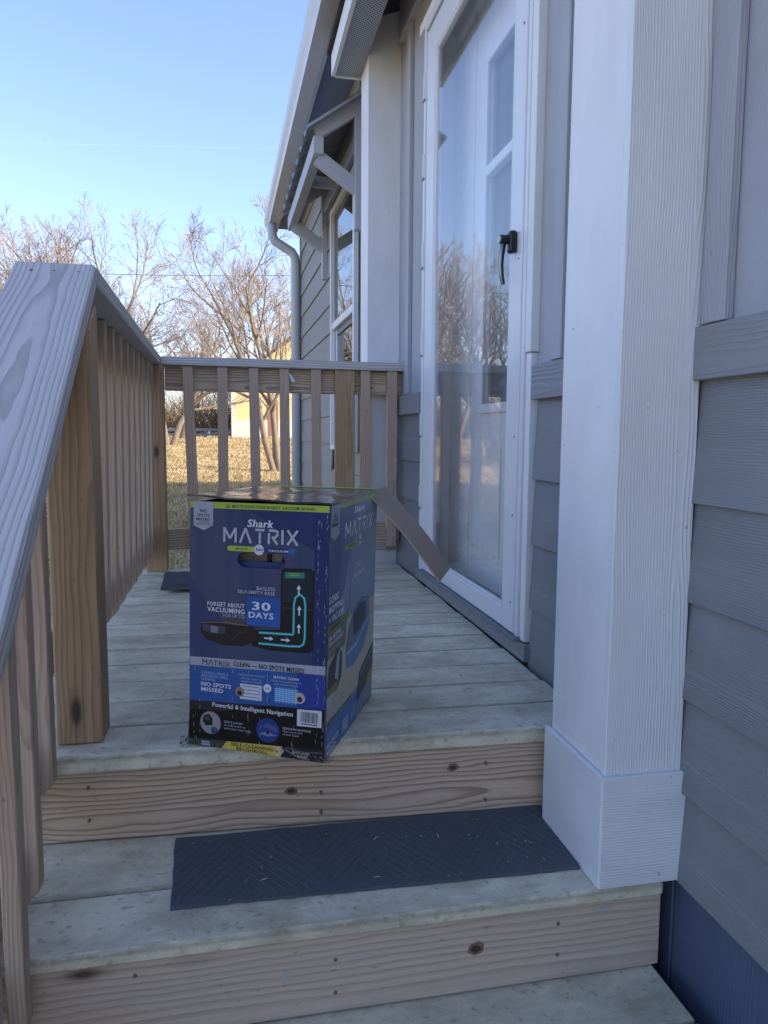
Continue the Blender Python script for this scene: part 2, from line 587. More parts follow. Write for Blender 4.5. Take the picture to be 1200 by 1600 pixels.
# ------------------------------------------------------------------ house
XW = 0.7975
HY = -2.6
house = thing('house', 'grey lap sided house with white pillars, navy skirting and glass storm door', 'house', (XW, 1.9, GZ))
hrnd = random.Random(3)

# wall core (behind the cladding), with the doorway left open
DY0, DY1, DZ1 = 1.905, 3.075, 2.235
bar('wall', (XW + 0.016, HY, -0.55), (XW + 0.12, DY0, 3.0), panel_paint, house, 'z', 0)
bar('wall', (XW + 0.016, DY1, -0.55), (XW + 0.12, 7.0, 3.0), panel_paint, house, 'z', 0)
bar('wall', (XW + 0.016, DY0, DZ1), (XW + 0.12, DY1, 3.0), panel_paint, house, 'z', 0)
bar('wall', (XW + 0.016, DY0, -0.55), (XW + 0.12, DY1, 0.045), panel_paint, house, 'z', 0)
bar('rear_wall', (8.2, HY, -0.6), (8.3, 7, 2.6), lap_paint, house, 'y', 0)
bar('end_wall', (XW + 0.12, HY - .1, -0.6), (8.3, HY, 2.6), lap_paint, house, 'x', 0)


def lap(y0, y1, zb, h, mat, parent, x=XW, T=None):
    """one lap board: tilted so that its foot stands proud of the board below"""
    rot = Matrix.Rotation(R(3.2), 4, 'Y')
    return bar('lap_board', (x - 0.006, y0, zb), (x + 0.006, y1, zb + h), mat, parent, 'y', 0.001, rot=rot, T=T)


lap_z = [0.510, 0.333, 0.155, -0.019, -0.189]
for k, zb in enumerate(lap_z):
    h = 0.225 if k == 0 else 0.192
    lap(HY, 1.872, zb, h, lap_paint, house)
    lap(3.10, 3.61, zb, h, lap_paint, house)
for a, b in ((HY, 1.872), (3.10, 3.61)):
    bar('trim_board', (XW - 0.022, a, 0.723), (XW + 0.012, b, 0.813), trim_paint, house, 'y', 0.0015)
    bar('siding_panel', (XW - 0.002, a, 0.815), (XW + 0.015, b, 2.43), panel_paint, house, 'z', 0)
bar('siding_panel', (XW - 0.002, 1.872, DZ1 + 0.05), (XW + 0.015, 3.10, 2.43), panel_paint, house, 'z', 0)
for y in (1.085, 1.700, 3.33, 0.50, -0.10):
    bar('batten', (XW - 0.020, y, 0.8155), (XW - 0.0025, y + 0.062, 2.43), panel_paint, house, 'z', 0.0015)
bar('return_wall', (0.7125, 4.15, -0.55), (XW + 0.1, 4.185, 2.6), panel_paint, house, 'z', 0)
bar('frieze_board', (XW - 0.030, HY, 2.43), (XW + 0.012, 3.52, 2.60), panel_paint, house, 'y', 0.002)
# skirting below the laps
for k in range(11):
    y1 = 3.61 - k * 0.52 if k else 3.61
    bar('skirting_panel', (XW + 0.000, 3.61 - (k + 1) * 0.52 + 0.004 - 0.36, GZ + 0.02), (XW + 0.014, 3.61 - k * 0.52 - 0.36, -0.196), navy_paint, house, 'z', 0.003)
bar('door_kick_board', (XW - 0.024, 1.87, 0.002), (XW + 0.0155, 3.12, 0.052), trim_paint, house, 'y', 0.002)

# pillars
pill = thing('porch_pillar', 'white boxed pillar with a wrapped base beside the steps', None, (0.715, 1.27, -0.187), parent=house)
px0, px1, py0, py1 = 0.6395, 0.790, 1.158, 1.385
sh = bar('pillar_face_board', (px0, py0, -0.186), (px1, py0 + 0.018, 2.618), white_trim, pill, 'z', 0.0015)
bar('pillar_side_board', (px0 + 0.001, py0 + 0.0185, -0.186), (px0 + 0.019, py1, 2.618), white_plain, pill, 'z', 0.0015)
bar('pillar_back_board', (px0 + 0.020, py1 - 0.018, -0.186), (px1, py1, 2.618), white_plain, pill, 'z', 0.0015)
bar('pillar_base_board', (px0 - 0.009, py0 - 0.011, -0.1865), (XW - 0.001, py0 - 0.0005, 0.022), white_trim, pill, 'x', 0.0015)
bar('pillar_base_board', (px0 - 0.011, py0 - 0.0100, -0.1862), (px0 - 0.0005, py1 + 0.010, 0.0225), white_trim, pill, 'y', 0.0015)
pill2 = thing('porch_pillar', 'white boxed pillar behind the rear railing', None, (0.72, 3.72, 0), parent=house)
bar('pillar_face_board', (0.639, 3.60, -0.5), (0.8125, 3.618, 2.618), white_trim, pill2, 'z', 0.0015)
bar('pillar_side_board', (0.6395, 3.6185, -0.5), (0.657, 3.80, 2.618), white_plain, pill2, 'z', 0.0015)
bar('pillar_back_board', (0.658, 3.782, -0.5), (0.8125, 3.80, 2.618), white_plain, pill2, 'z', 0.0015)
bar('pillar_base_board', (0.628, 3.588, -0.02), (0.80, 3.5995, 0.055), white_trim, pill2, 'x', 0.0015)
bar('pillar_base_board', (0.628, 3.590, 0.058), (0.80, 3.5995, 0.118), white_trim, pill2, 'x', 0.0015)

# porch eave: perforated soffit, fascia, shingle edge, roof sheet
bar('porch_soffit', (0.512, HY, 2.395), (0.6375, 3.82, 2.405), soffit_perf, house, 'y', 0)
bar('porch_fascia', (0.492, HY, 2.388), (0.511, 3.82, 2.49), white_plain, house, 'y', 0.001)
bar('porch_beam', (0.640, HY, 2.62), (0.79, 3.80, 2.80), white_plain, house, 'y', 0.002)
bar('porch_fascia', (0.511, 3.8205, 2.388), (XW + 0.1, 3.832, 2.49), white_plain, house, 'x', 0.001)
prism('porch_roof', [(0.470, 0, 2.492), (0.470, 0, 2.512), (1.3, 0, 2.86), (1.3, 0, 2.80)], (0, HY, 0), (0, 3.84, 0), shingle, house)

# storm door
door = thing('storm_door', 'white full-view glass storm door with a black lever handle', None, (0.775, 2.4, 0.06), parent=house)
XD = 0.766
bar('frame_stile', (XD, 1.938, 0.066), (XD + 0.030, 2.022, 2.20), vinyl, door, 'z', 0.003)
bar('frame_stile', (XD, 2.868, 0.066), (XD + 0.030, 2.985, 2.20), vinyl, door, 'z', 0.003)
bar('frame_rail', (XD + 0.001, 2.0225, 0.066), (XD + 0.030, 2.8675, 0.128), vinyl, door, 'y', 0.003)
bar('frame_rail', (XD + 0.001, 2.0225, 2.09), (XD + 0.030, 2.8675, 2.20), vinyl, door, 'y', 0.003)
for y in (2.0235, 2.033):                                      # glazing beads, latch side
    bar('glazing_bead', (XD + 0.004, y, 0.1295), (XD + 0.016, y + 0.007, 2.0885), vinyl, door, 'z', 0.002)
for y in (2.852, 2.860):
    bar('glazing_bead', (XD + 0.004, y, 0.1295), (XD + 0.016, y + 0.006, 2.0885), vinyl, door, 'z', 0.002)
bar('glazing_bead', (XD + 0.004, 2.042, 0.1285), (XD + 0.016, 2.851, 0.136), vinyl, door, 'y', 0.002)
bar('glazing_bead', (XD + 0.004, 2.042, 2.082), (XD + 0.016, 2.851, 2.0895), vinyl, door, 'y', 0.002)
bar('glass_pane', (XD + 0.009, 2.041, 0.134), (XD + 0.0125, 2.8515, 2.084), door_glass, door, 'z', 0)
bar('hinge_rail', (XD - 0.006, 2.988, 0.06), (XD + 0.034, 3.012, 2.212), vinyl, door, 'z', 0.003)
for z in (0.32, 0.62, 0.95, 1.30, 1.65, 1.95):
    bar('hinge', (XD - 0.011, 2.984, z), (XD - 0.0065, 3.014, z + 0.006), grey_alu, door, 'y', 0.001)
    bar('hinge', (XD - 0.010, 2.992, z + 0.01), (XD - 0.0065, 3.008, z + 0.10), vinyl, door, 'z', 0.001)
bar('latch_channel', (XD + 0.004, 1.915, 0.06), (XD + 0.030, 1.936, 2.215), vinyl, door, 'z', 0.002)
for z in (1.71, 1.105, 0.62, 0.40, 0.15):
    bar('screw_head', (XD - 0.002, 1.955, z), (XD - 0.0002, 1.961, z + 0.006), grey_alu, door, 'z', 0.0008)
# lever handle: back box, barrel, curved lever
h = thing('handle', None, None, (0.75, 1.99, 1.16), parent=door)
HX = XD
bar('handle_body', (HX - 0.022, 1.968, 1.127), (HX - 0.001, 1.996, 1.186), black_metal, h, 'z', 0.005)
V, F = tube_geo([(HX - 0.0225, 1.985, 1.163), (HX - 0.045, 1.985, 1.163)], [0.0125, 0.0125], 14)
mesh_obj('handle_barrel', V, F, black_metal, h)
V, F = tube_geo([(HX - 0.0452, 1.985, 1.163), (HX - 0.049, 1.985, 1.163)], [0.0105, 0.0095], 14)
mesh_obj('push_button', V, F, edge_metal, h)
lev = [(HX - 0.034, 1.987, 1.152), (HX - 0.038, 1.989, 1.122), (HX - 0.039, 1.991, 1.095), (HX - 0.036, 1.992, 1.068), (HX - 0.031, 1.992, 1.045)]
V, F = tube_geo(lev, [0.0078, 0.0076, 0.0072, 0.0066, 0.0054], 10)
mesh_obj('lever', V, F, black_metal, h, smooth=True)
V, F = tube_geo([(a - 0.0040, b - 0.0044, c) for a, b, c in lev], [0.0036, 0.0036, 0.0034, 0.003, 0.0026], 8)
mesh_obj('lever_edge', V, F, edge_metal, h, smooth=True)

# door casing and jambs
bar('door_casing', (XW - 0.026, 1.874, 0.85), (XW + 0.0155, 1.912, 2.245), white_plain, house, 'z', 0.002)
bar('door_casing', (XW - 0.021, 1.880, 0.056), (XW + 0.0155, 1.912, 0.848), white_plain, house, 'z', 0.002)
bar('door_casing', (XW - 0.010, 3.015, 0.056), (XW + 0.0155, 3.098, 2.245), panel_paint, house, 'z', 0.002)
bar('door_head_casing', (XW - 0.034, 1.86, 2.247), (XW + 0.0155, 3.105, 2.285), white_plain, house, 'y', 0.002)
bar('door_head_casing', (XD - 0.004, 1.913, 2.213), (XW + 0.0155, 3.014, 2.245), vinyl, house, 'y', 0.002)
bar('door_sill', (XD - 0.008, 1.905, 0.0535), (0.99, 3.075, 0.064), grey_alu, house, 'y', 0.001)
for y0, y1 in ((1.885, 1.904), (3.076, 3.095)):
    pass
bar('door_jamb', (XW + 0.02, 1.9055, 0.0645), (0.99, 1.93, 2.234), door_white, house, 'z', 0.001)
bar('door_jamb', (XW + 0.02, 3.05, 0.0645), (0.99, 3.0745, 2.234), door_white, house, 'z', 0.001)
# inner entry door: half light over raised panels
ent = thing('entry_door', 'white panelled entry door behind the storm door', None, (0.93, 2.5, 0.066), parent=house)
XE = 0.905
ea, eb = 1.935, 2.78
bar('door_jamb', (XE - 0.005, 2.785, 0.0645), (0.985, 3.049, 2.233), door_white, ent, 'z', 0.001)
la, lb, lz0, lz1 = 2.08, 2.64, 0.73, 1.95
bar('door_stile', (XE, ea, 0.066), (XE + 0.044, la, 2.20), door_white, ent, 'z', 0.002)
bar('door_stile', (XE, lb, 0.066), (XE + 0.044, eb, 2.20), door_white, ent, 'z', 0.002)
bar('door_rail', (XE, la + .0005, lz1), (XE + 0.044, lb - .0005, 2.20), door_white, ent, 'y', 0.002)
bar('door_rail', (XE, la + .0005, 0.066), (XE + 0.044, lb - .0005, lz0), door_white, ent, 'y', 0.002)
for a, b in (((la - 0.02, lz1 - 0.012), (lb + 0.02, lz1 + 0.022)), ((la - 0.02, lz0 - 0.022), (lb + 0.02, lz0 + 0.012)), ((la + .001, 1.55), (lb - .001, 1.585))):
    bar('light_moulding', (XE - 0.012, a[0], a[1]), (XE - 0.0005 if b[1] > 1.6 or b[1] < 1 else XE + 0.02, b[0], b[1]), door_white, ent, 'y', 0.003)
for a, b in ((la - 0.02, la + 0.012), (lb - 0.012, lb + 0.02)):
    bar('light_moulding', (XE - 0.012, a, lz0 + 0.0125), (XE - 0.0005, b, lz1 - 0.0125), door_white, ent, 'z', 0.003)
bar('light_pane', (XE + 0.018, la, lz0), (XE + 0.022, lb, lz1), win_glass, ent, 'z', 0)
bar('light_blind', (XE + 0.030, la, lz0), (XE + 0.034, lb, lz1), blind_mat, ent, 'z', 0)
for a, b in ((2.00, 2.335), (2.375, 2.70)):
    for z0, z1 in ((0.16, 0.62),):
        bar('raised_panel', (XE - 0.006, a, z0), (XE - 0.0002, b, z1), door_white, ent, 'z', 0.005)
        bar('raised_panel', (XE - 0.010, a + 0.04, z0 + 0.04), (XE - 0.0062, b - 0.04, z1 - 0.04), door_white, ent, 'z', 0.003)
bar('door_head', (XE + 0.001, ea, 2.2005), (0.985, 3.049, 2.234), door_white, ent, 'y', 0.001)
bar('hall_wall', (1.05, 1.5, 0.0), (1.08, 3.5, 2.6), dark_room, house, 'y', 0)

# ------------------------------------------------------------------ far wing, in its own slightly turned frame
th = R(1.1)
# wing frame: X = out of the wall (toward the lawn), Y = away from the porch along the wall, Z up
WS, WO = 1.10, -0.0625            # wing drawing units -> metres, and datum height
TR = Matrix.Translation((0.7095, 4.125, 0)) @ Matrix.Rotation(th, 4, 'Z')


def wb(name, d0, d1, y0, y1, z0, z1, mat, along='y', bev=0.002, parent=house, rot=None):
    return bar(name, (-max(d0, d1) * WS, y0 * WS, z0 * WS + WO if z0 > -0.5 else GZ), (-min(d0, d1) * WS, y1 * WS, z1 * WS + WO), mat, parent, along, bev, rot=rot, T=TR)


def wp(d, y, z): return TR @ Vector((-d * WS, y * WS, z * WS + WO))


WY1 = 2.90
WA, WB, WZ0, WZ1 = 0.20, 0.985, 0.56, 1.99       # window opening
wb('wing_wall', -0.12, -0.012, 0.06, WA, -0.55, 2.46, wing_paint, 'z', 0)
wb('wing_wall', -0.12, -0.012, WB, WY1 - .01, -0.55, 2.46, wing_paint, 'z', 0)
wb('wing_wall', -0.12, -0.012, WA, WB, -0.55, WZ0, wing_paint, 'z', 0)
wb('wing_wall', -0.12, -0.012, WA, WB, WZ1, 2.46, wing_paint, 'z', 0)
k = 0
zb = 0.75 - 0.178 * 5
while zb < 2.4:
    segs = [(0.06, WY1 - 0.06)] if (zb + 0.19 < WZ0 - 0.03 or zb > WZ1 + 0.02) else [(WB + 0.05, WY1 - 0.06)]
    for a, b in segs:
        bar('lap_board', (-0.010, a * WS, zb * WS + WO), (0.003, b * WS, (zb + 0.192) * WS + WO), wing_paint, house, 'y', 0.001, rot=Matrix.Rotation(R(3.2), 4, 'Y'), T=TR)
    zb += 0.178
wb('corner_board', -0.03, 0.014, WY1 - 0.058, WY1, -0.3, 2.45, wing_paint, 'z', 0.001)
wb('wing_skirting', -0.02, 0.0, 0.06, WY1 - .01, GZ + 0.02, -0.15, navy_paint, 'z', 0.001)
wb('wing_end_wall', -7.0, -0.03, WY1 - 0.0095, WY1 + 0.05, GZ, 2.46, wing_paint, 'x', 0)

win = thing('window', 'white double-hung window under the awning', None, tuple(wp(0, 0.6, 0.56)), parent=house)
wb('window_trim', -0.005, 0.022, WB, WB + 0.035, 0.535, 2.02, vinyl, 'z', 0.002, win)
wb('window_trim', -0.005, 0.022, WA - 0.035, WA, 0.535, 2.02, vinyl, 'z', 0.002, win)
wb('window_trim', -0.005, 0.021, WA + .0005, WB - .0005, 0.535, 0.565, vinyl, 'y', 0.002, win)
wb('window_trim', -0.005, 0.021, WA + .0005, WB - .0005, 1.985, 2.02, vinyl, 'y', 0.002, win)
wb('meeting_rail', -0.012, 0.015, WA + .0005, WB - .0005, 1.285, 1.33, vinyl, 'y', 0.003, win)
wb('sash', -0.030, -0.008, WB - 0.045, WB - 0.001, 0.566, 1.284, vinyl, 'z', 0.002, win)
wb('sash', -0.030, -0.008, WA + 0.001, WA + 0.045, 0.566, 1.284, vinyl, 'z', 0.002, win)
wb('sash', -0.030, -0.009, WA + 0.0455, WB - 0.0455, 0.566, 0.605, vinyl, 'y', 0.002, win)
wb('sash', -0.030, -0.009, WA + 0.0455, WB - 0.0455, 1.25, 1.284, grey_alu, 'y', 0.002, win)
wb('window_pane', -0.004, -0.001, WA + .001, WB - .001, 1.331, 1.984, win_glass, 'z', 0, win)
wb('window_pane', -0.022, -0.019, WA + 0.046, WB - 0.046, 0.606, 1.249, win_glass, 'z', 0, win)
wb('unlit_room_sheet', -0.10, -0.09, WA, WB, WZ0, WZ1, dark_room, 'z', 0, win)  # dark sheet in place of the unlit room behind the panes

# awning of corrugated sheet on timber brackets
aw = thing('window_awning', 'corrugated metal awning on pale timber brackets', None, tuple(wp(0.1, 0.7, 2.0)), parent=house)
wb('header', 0.200, 0.250, 0.0, 1.41, 1.992, 2.075, awning_paint, 'y', 0.002, aw)
for y in (0.02, 1.23):
    beam('rafter', wp(0.235, y + 0.02, 2.105), wp(0.0, y + 0.02, 2.262), 0.042, 0.082, awning_paint, aw)
    beam('brace', wp(0.225, y + 0.022, 1.985), wp(0.012, y + 0.022, 1.845), 0.040, 0.077, awning_paint, aw)
    wb('bracket_post', 0.004, 0.042, y - 0.004, y + 0.044, 1.65, 2.25, awning_paint, 'z', 0.004, aw)
wb('inner_rafter', 0.06, 0.20, 0.60, 0.635, 2.03, 2.09, awning_paint, 'x', 0.002, aw)
wb('wall_ledger', 0.004, 0.032, 0.07, 1.225, 2.06, 2.14, awning_paint, 'y', 0.002, aw)
# corrugated roof sheet, ribs running down the slope
ny, pitch = 120, 0.205
V, F = [], []
for j in range(ny + 1):
    yy = -0.04 + 1.53 * j / ny
    ph = (yy / pitch) % 1.0
    prof = 0.0 if ph < 0.45 else (0.036 * min(1, (ph - 0.45) / 0.13) if ph < 0.72 else 0.036 * max(0, 1 - (ph - 0.72) / 0.13))
    for d, z in ((0.285, 2.098), (-0.01, 2.30)):
        V.append(tuple(wp(d, yy, z + prof)))
    for d, z in ((0.285, 2.096), (-0.01, 2.298)):
        V.append(tuple(wp(d, yy, z + prof - 0.0015)))
for j in range(ny):
    a, b = 4 * j, 4 * j + 4
    F += [(a, a + 1, b + 1, b), (a + 2, b + 2, b + 3, a + 3), (a, b, b + 2, a + 2)]
mesh_obj('roof_sheet', V, F, sheet_metal, aw)
beam('sheet_edge', wp(0.287, -0.043, 2.094), wp(-0.005, -0.043, 2.296), 0.006, 0.013, sheet_metal, aw, bev=0.001)

# main eave: soffit, fascia, gutter, roof
GD0, GD1, GZ0, GZ1 = 0.205, 0.305, 2.425, 2.532
EY0, EY1 = -0.9, 3.12
wb('eave_soffit', -0.02, 0.186, EY0, EY1 - 0.02, 2.450, 2.458, soffit_shade_tone, 'y', 0)
wb('eave_fascia', 0.186, 0.204, EY0, EY1, 2.43, 2.56, gutter_paint, 'y', 0.001)
gq = lambda q: (q[0] * WS, 0, q[2] * WS + WO)
prof = [(-GD0, 0, GZ0), (-GD1 + 0.028, 0, GZ0), (-GD1 + 0.020, 0, GZ0 + 0.030), (-GD1 + 0.004, 0, GZ0 + 0.060), (-GD1, 0, GZ1 - 0.012), (-GD1, 0, GZ1), (-GD1 + 0.010, 0, GZ1), (-GD1 + 0.010, 0, GZ1 - 0.02), (-GD0, 0, GZ1 - 0.02)]
prism('gutter', [gq(q) for q in prof], (0, EY0 * WS, 0), (0, EY1 * WS, 0), gutter_paint, house, T=TR)
# downspout with an S bend back to the corner
V, F = [], []
path = [(0.255, GZ0 + 0.005), (0.255, GZ0 - 0.05), (0.250, GZ0 - 0.10), (0.225, GZ0 - 0.145), (0.155, GZ0 - 0.185), (0.085, GZ0 - 0.225), (0.060, GZ0 - 0.265), (0.055, GZ0 - 0.32), (0.055, -0.48)]
pts = [tuple(wp(d, 2.86, z)) for d, z in path]
V, F = tube_geo(pts, [0.044] * len(pts), 10)
mesh_obj('downspout', V, F, spout_paint, house, smooth=True)
# main roof
RX, RZ = 4.6, 4.05
roof_y0, roof_y1 = HY - .3, 7.25
prism('roof', [(0.40, 0, 2.745), (0.40, 0, 2.785), (RX, 0, RZ), (8.9, 0, 2.60), (8.9, 0, 2.52), (RX, 0, RZ - 0.12)], (0, 3.10, 0), (0, 7.6, 0), shingle, house)
prism('roof', [(0.90, 0, 2.72), (0.90, 0, 2.78), (RX, 0, RZ + .01), (8.9, 0, 2.61), (8.9, 0, 2.53), (RX, 0, RZ - 0.11)], (0, roof_y0, 0), (0, 3.099, 0), shingle, house)
mesh_obj('gable_wall', [(0.75, 7.3, 2.4), (8.3, 7.3, 2.4), (RX, 7.3, RZ - 0.12), (0.75, 7.22, 2.4), (8.3, 7.22, 2.4), (RX, 7.22, RZ - 0.12)],
         [(0, 2, 1), (3, 4, 5), (0, 1, 4, 3), (1, 2, 5, 4), (2, 0, 3, 5)], wing_paint, house)
mesh_obj('gable_wall', [(0.9, HY + .05, 2.5), (8.3, HY + .05, 2.5), (RX, HY + .05, RZ - 0.12), (0.9, HY + .13, 2.5), (8.3, HY + .13, 2.5), (RX, HY + .13, RZ - 0.12)],
         [(0, 1, 2), (3, 5, 4), (0, 3, 4, 1), (1, 4, 5, 2), (2, 5, 3, 0)], wing_paint, house)

# unseen wing behind the far corner, added to cast the lawn's straight shade edge
bar('shade_wing_wall', (2.25, 7.38, GZ), (2.35, 16.6, 2.75), wing_paint, house, 'y', 0)
bar('shade_wing_wall', (2.36, 16.5, GZ), (9.0, 16.6, 2.75), wing_paint, house, 'x', 0)
bar('shade_wing_wall', (9.01, 7.38, GZ), (9.1, 16.6, 2.75), wing_paint, house, 'y', 0)
prism('roof', [(0, 7.62, 2.9), (0, 7.62, 3.0), (0, 12.2, 4.7), (0, 16.95, 3.0), (0, 16.95, 2.76), (0, 12.2, 4.55)], (1.95, 0, 0), (9.4, 0, 0), shingle, house)  # roof of the unseen added wing, shades the lawn
mesh_obj('gable_wall', [(2.25, 7.5, 2.7), (2.25, 16.6, 2.7), (2.25, 12.2, 4.5), (2.35, 7.5, 2.7), (2.35, 16.6, 2.7), (2.35, 12.2, 4.5)], [(0, 2, 1), (3, 4, 5), (0, 1, 4, 3), (1, 2, 5, 4), (2, 0, 3, 5)], wing_paint, house)  # gable end of the same added wing

# ------------------------------------------------------------------ deck
deck = thing('porch_deck', 'painted grey-green board porch deck in front of the storm door', 'deck', (0.17, 2.5, -0.04))
A1 = R(-1.6)
rz = Matrix.Rotation(A1, 4, 'Z')
pitch = (3.50 - 1.438) / 14
for i in range(14):
    y0 = 1.453 + i * pitch
    dr = Matrix.Rotation(A1 * (1 - i / 14.5), 4, 'Z')
    jig = hrnd.uniform(-0.0012, 0.0012)
    bar('deck_board', (-0.47, y0 + 0.0012, -0.038 + jig), (0.772 + hrnd.uniform(-0.005, 0.002), y0 + pitch - 0.0013, jig), paint_deck, deck, 'x', 0.0022 if i else 0.006, rot=dr)
bar('deck_joist', (-0.46, 1.56, -0.22), (-0.42, 3.46, -0.041), pine_riser, deck, 'y', 0.001)
bar('deck_joist', (0.755, 1.56, -0.22), (0.793, 3.46, -0.041), pine_riser, deck, 'y', 0.001)
bar('deck_joist', (-0.415, 3.45, -0.22), (0.75, 3.488, -0.041), pine_riser, deck, 'x', 0.001)

steps = thing('porch_steps', 'wooden porch steps with painted grey-green treads and bare pine risers', 'steps', (0.2, 1.1, GZ))
rr = Matrix.Rotation(R(-2.2), 4, 'Z')
riser1 = bar('riser_board', (-0.47, 1.466, -0.184), (0.79, 1.500, -0.0405), pine_riser, steps, 'x', 0.002, rot=rr)
bar('tread_board', (-0.47, 1.147, -0.215), (0.7625, 1.301, -0.187), paint_deck, steps, 'x', 0.006)
bar('tread_board', (-0.47, 1.304, -0.215), (0.79, 1.520, -0.1872), paint_deck, steps, 'x', 0.004)
bar('riser_board', (-0.47, 1.160, -0.358), (0.7645, 1.196, -0.2165), pine_low, steps, 'x', 0.002)
bar('tread_board', (-0.47, 1.030, -0.389), (0.757, 1.183, -0.361), paint_deck, steps, 'x', 0.005)
bar('tread_board', (-0.47, 0.873, -0.389), (0.757, 1.027, -0.3612), paint_deck, steps, 'x', 0.005)
bar('riser_board', (-0.47, 0.888, -0.585), (0.757, 0.924, -0.3905), pine_riser, steps, 'x', 0.002)
for x in (-0.465, 0.70):
    prism('stringer', [(x, 0.93, GZ + 0.01), (x, 1.56, GZ + 0.01), (x, 1.56, -0.23), (x, 1.24, -0.23), (x, 1.24, -0.40), (x, 0.93, -0.40)], (0, 0, 0), (0.036, 0, 0), pine_riser, steps)
# screws and paint marks on the risers
for x, z, y in ((-0.295, -0.072, 1.489), (-0.295, -0.140, 1.489), (0.165, -0.115, 1.469), (0.165, -0.158, 1.469), (0.52, -0.075, 1.4555), (0.52, -0.158, 1.4555)):
    V, F = tube_geo([(x, y - 0.012, z), (x, y + 0.01, z)], [0.0032, 0.0032], 8)
    mesh_obj('screw_head', V, F, rust, steps)
for x, z in ((0.155, -0.262), (0.155, -0.322), (-0.17, -0.243), (0.56, -0.25), (0.56, -0.31)):
    V, F = tube_geo([(x, 1.1585, z), (x, 1.165, z)], [0.0036, 0.0036], 8)
    mesh_obj('screw_head', V, F, rust, steps)


def splash(cx, y, cz, w_, h_, seed, parent, name='paint_mark'):
    r = random.Random(seed)
    n = 12
    pr = []
    for i in range(n):
        a = 2 * math.pi * i / n
        k = r.uniform(0.45, 1.0)
        pr.append((cx + w_ * k * math.cos(a) + 0.25 * h_ * k * math.sin(a), y, cz + h_ * k * math.sin(a)))
    return prism(name, pr, (0, 0, 0), (0, 0.003, 0), mark_mat, parent)


knot_dark = plain('dark knot wood', srgb(84, 64, 52), 0.8, nz=0.3, scale=200)
knot_ring = plain('knot ring wood', srgb(140, 112, 90), 0.8, nz=0.25, scale=200)


def knot(cx, y, cz, w_, h_, seed, parent, sl=0.0):
    r = random.Random(seed)
    for k, (f, m, o) in enumerate(((1.5, knot_ring, 0.0), (0.8, knot_dark, -0.0005))):
        pr = []
        for i in range(14):
            a = 2 * math.pi * i / 14
            q = f * r.uniform(0.8, 1.1)
            pr.append((cx + w_ * q * math.cos(a), y + o + sl * w_ * q * math.cos(a), cz + h_ * q * math.sin(a)))
        prism('knot', pr, (0, 0, 0), (0, 0.004, 0), m, parent)


s22 = math.tan(R(-2.2))
for (cx, cz, w_, h_, sd_) in ((0.104, -0.109, 0.010, 0.006, 3), (0.448, -0.082, 0.009, 0.006, 5)):
    knot(cx, 1.466 + s22 * (cx - 0.16) - 0.0004, cz, w_, h_, sd_, steps, s22)
for (cx, cz, w_, h_, sd_) in ((0.405, -0.277, 0.011, 0.009, 13),):
    knot(cx, 1.1596, cz, w_, h_, sd_, steps)
splash(0.035, 1.4715, -0.093, 0.003, 0.014, 2, steps)
splash(0.07, 1.1588, -0.278, 0.008, 0.013, 4, steps)
splash(0.645, 1.1588, -0.232, 0.022, 0.006, 6, steps)

# ------------------------------------------------------------------ rear railing
rail = thing('rear_railing', 'weathered wooden railing across the far end of the deck', 'railing', (0.2, 3.5, 0))
rb = Matrix.Rotation(R(-0.15), 4, 'Z')
beam('rail_cap', (-0.3205, 3.545, 0.954), (0.835, 3.545, 0.950), 0.14, 0.038, pine_cap, rail, bev=0.003)
beam('rail_board', (-0.3108, 3.548, 0.877), (0.812, 3.548, 0.873), 0.038, 0.106, pine_riser, rail, bev=0.002)
beam('rail_board', (-0.3108, 3.548, 0.138), (0.790, 3.548, 0.147), 0.038, 0.096, pine_riser, rail, bev=0.002)
bals = [(-0.207, -0.188, 0.046, 0.052), (-0.052, -0.058, 0.046, 0.052), (0.088, 0.096, 0.044, 0.047), (0.229, 0.232, 0.044, 0.044), (0.376, 0.379, 0.046, 0.044), (0.611, 0.615, 0.045, 0.045), (0.742, 0.742, 0.048, 0.047)]


def baluster(name, top, bot, wd, dp, parent, bevel_dir=None):
    """square picket from bot to top; foot cut at an angle"""
    tx, ty, tz = top
    bx_, by_, bz_ = bot
    w2, d2 = wd / 2, dp / 2
    V = [(bx_ - w2, by_ - d2, bz_), (bx_ + w2, by_ - d2, bz_), (bx_ + w2, by_ + d2, bz_), (bx_ - w2, by_ + d2, bz_),
         (tx - w2, ty - d2, tz), (tx + w2, ty - d2, tz), (tx + w2, ty + d2, tz), (tx - w2, ty + d2, tz)]
    if bevel_dir == 'front':
        for i in (0, 1): V[i] = (V[i][0], V[i][1], V[i][2] + 0.022)
    if bevel_dir == 'inner':
        for i in (1, 2): V[i] = (V[i][0], V[i][1], V[i][2] + wd)
    c = Vector(((tx + bx_) / 2, (ty + by_) / 2, (tz + bz_) / 2))
    bm = bmesh.new()
    vs = [bm.verts.new(Vector(v) - c) for v in V]
    for f in ((3, 2, 1, 0), (4, 5, 6, 7), (0, 1, 5, 4), (1, 2, 6, 5), (2, 3, 7, 6), (3, 0, 4, 7)):
        bm.faces.new([vs[i] for i in f])
    bmesh.ops.bevel(bm, geom=bm.edges[:], offset=0.002, segments=1, affect='EDGES')
    # turn mesh so the grain axis (local X) runs up the picket
    Ri = AX['z'].inverted().to_4x4()
    bmesh.ops.transform(bm, matrix=Ri, verts=bm.verts)
    me = bpy.data.meshes.new(name)
    bm.to_mesh(me); bm.free()
    me.materials.append(pine)
    o = bpy.data.objects.new(name, me)
    return put(o, Matrix.Translation(c) @ AX['z'].to_4x4(), parent)


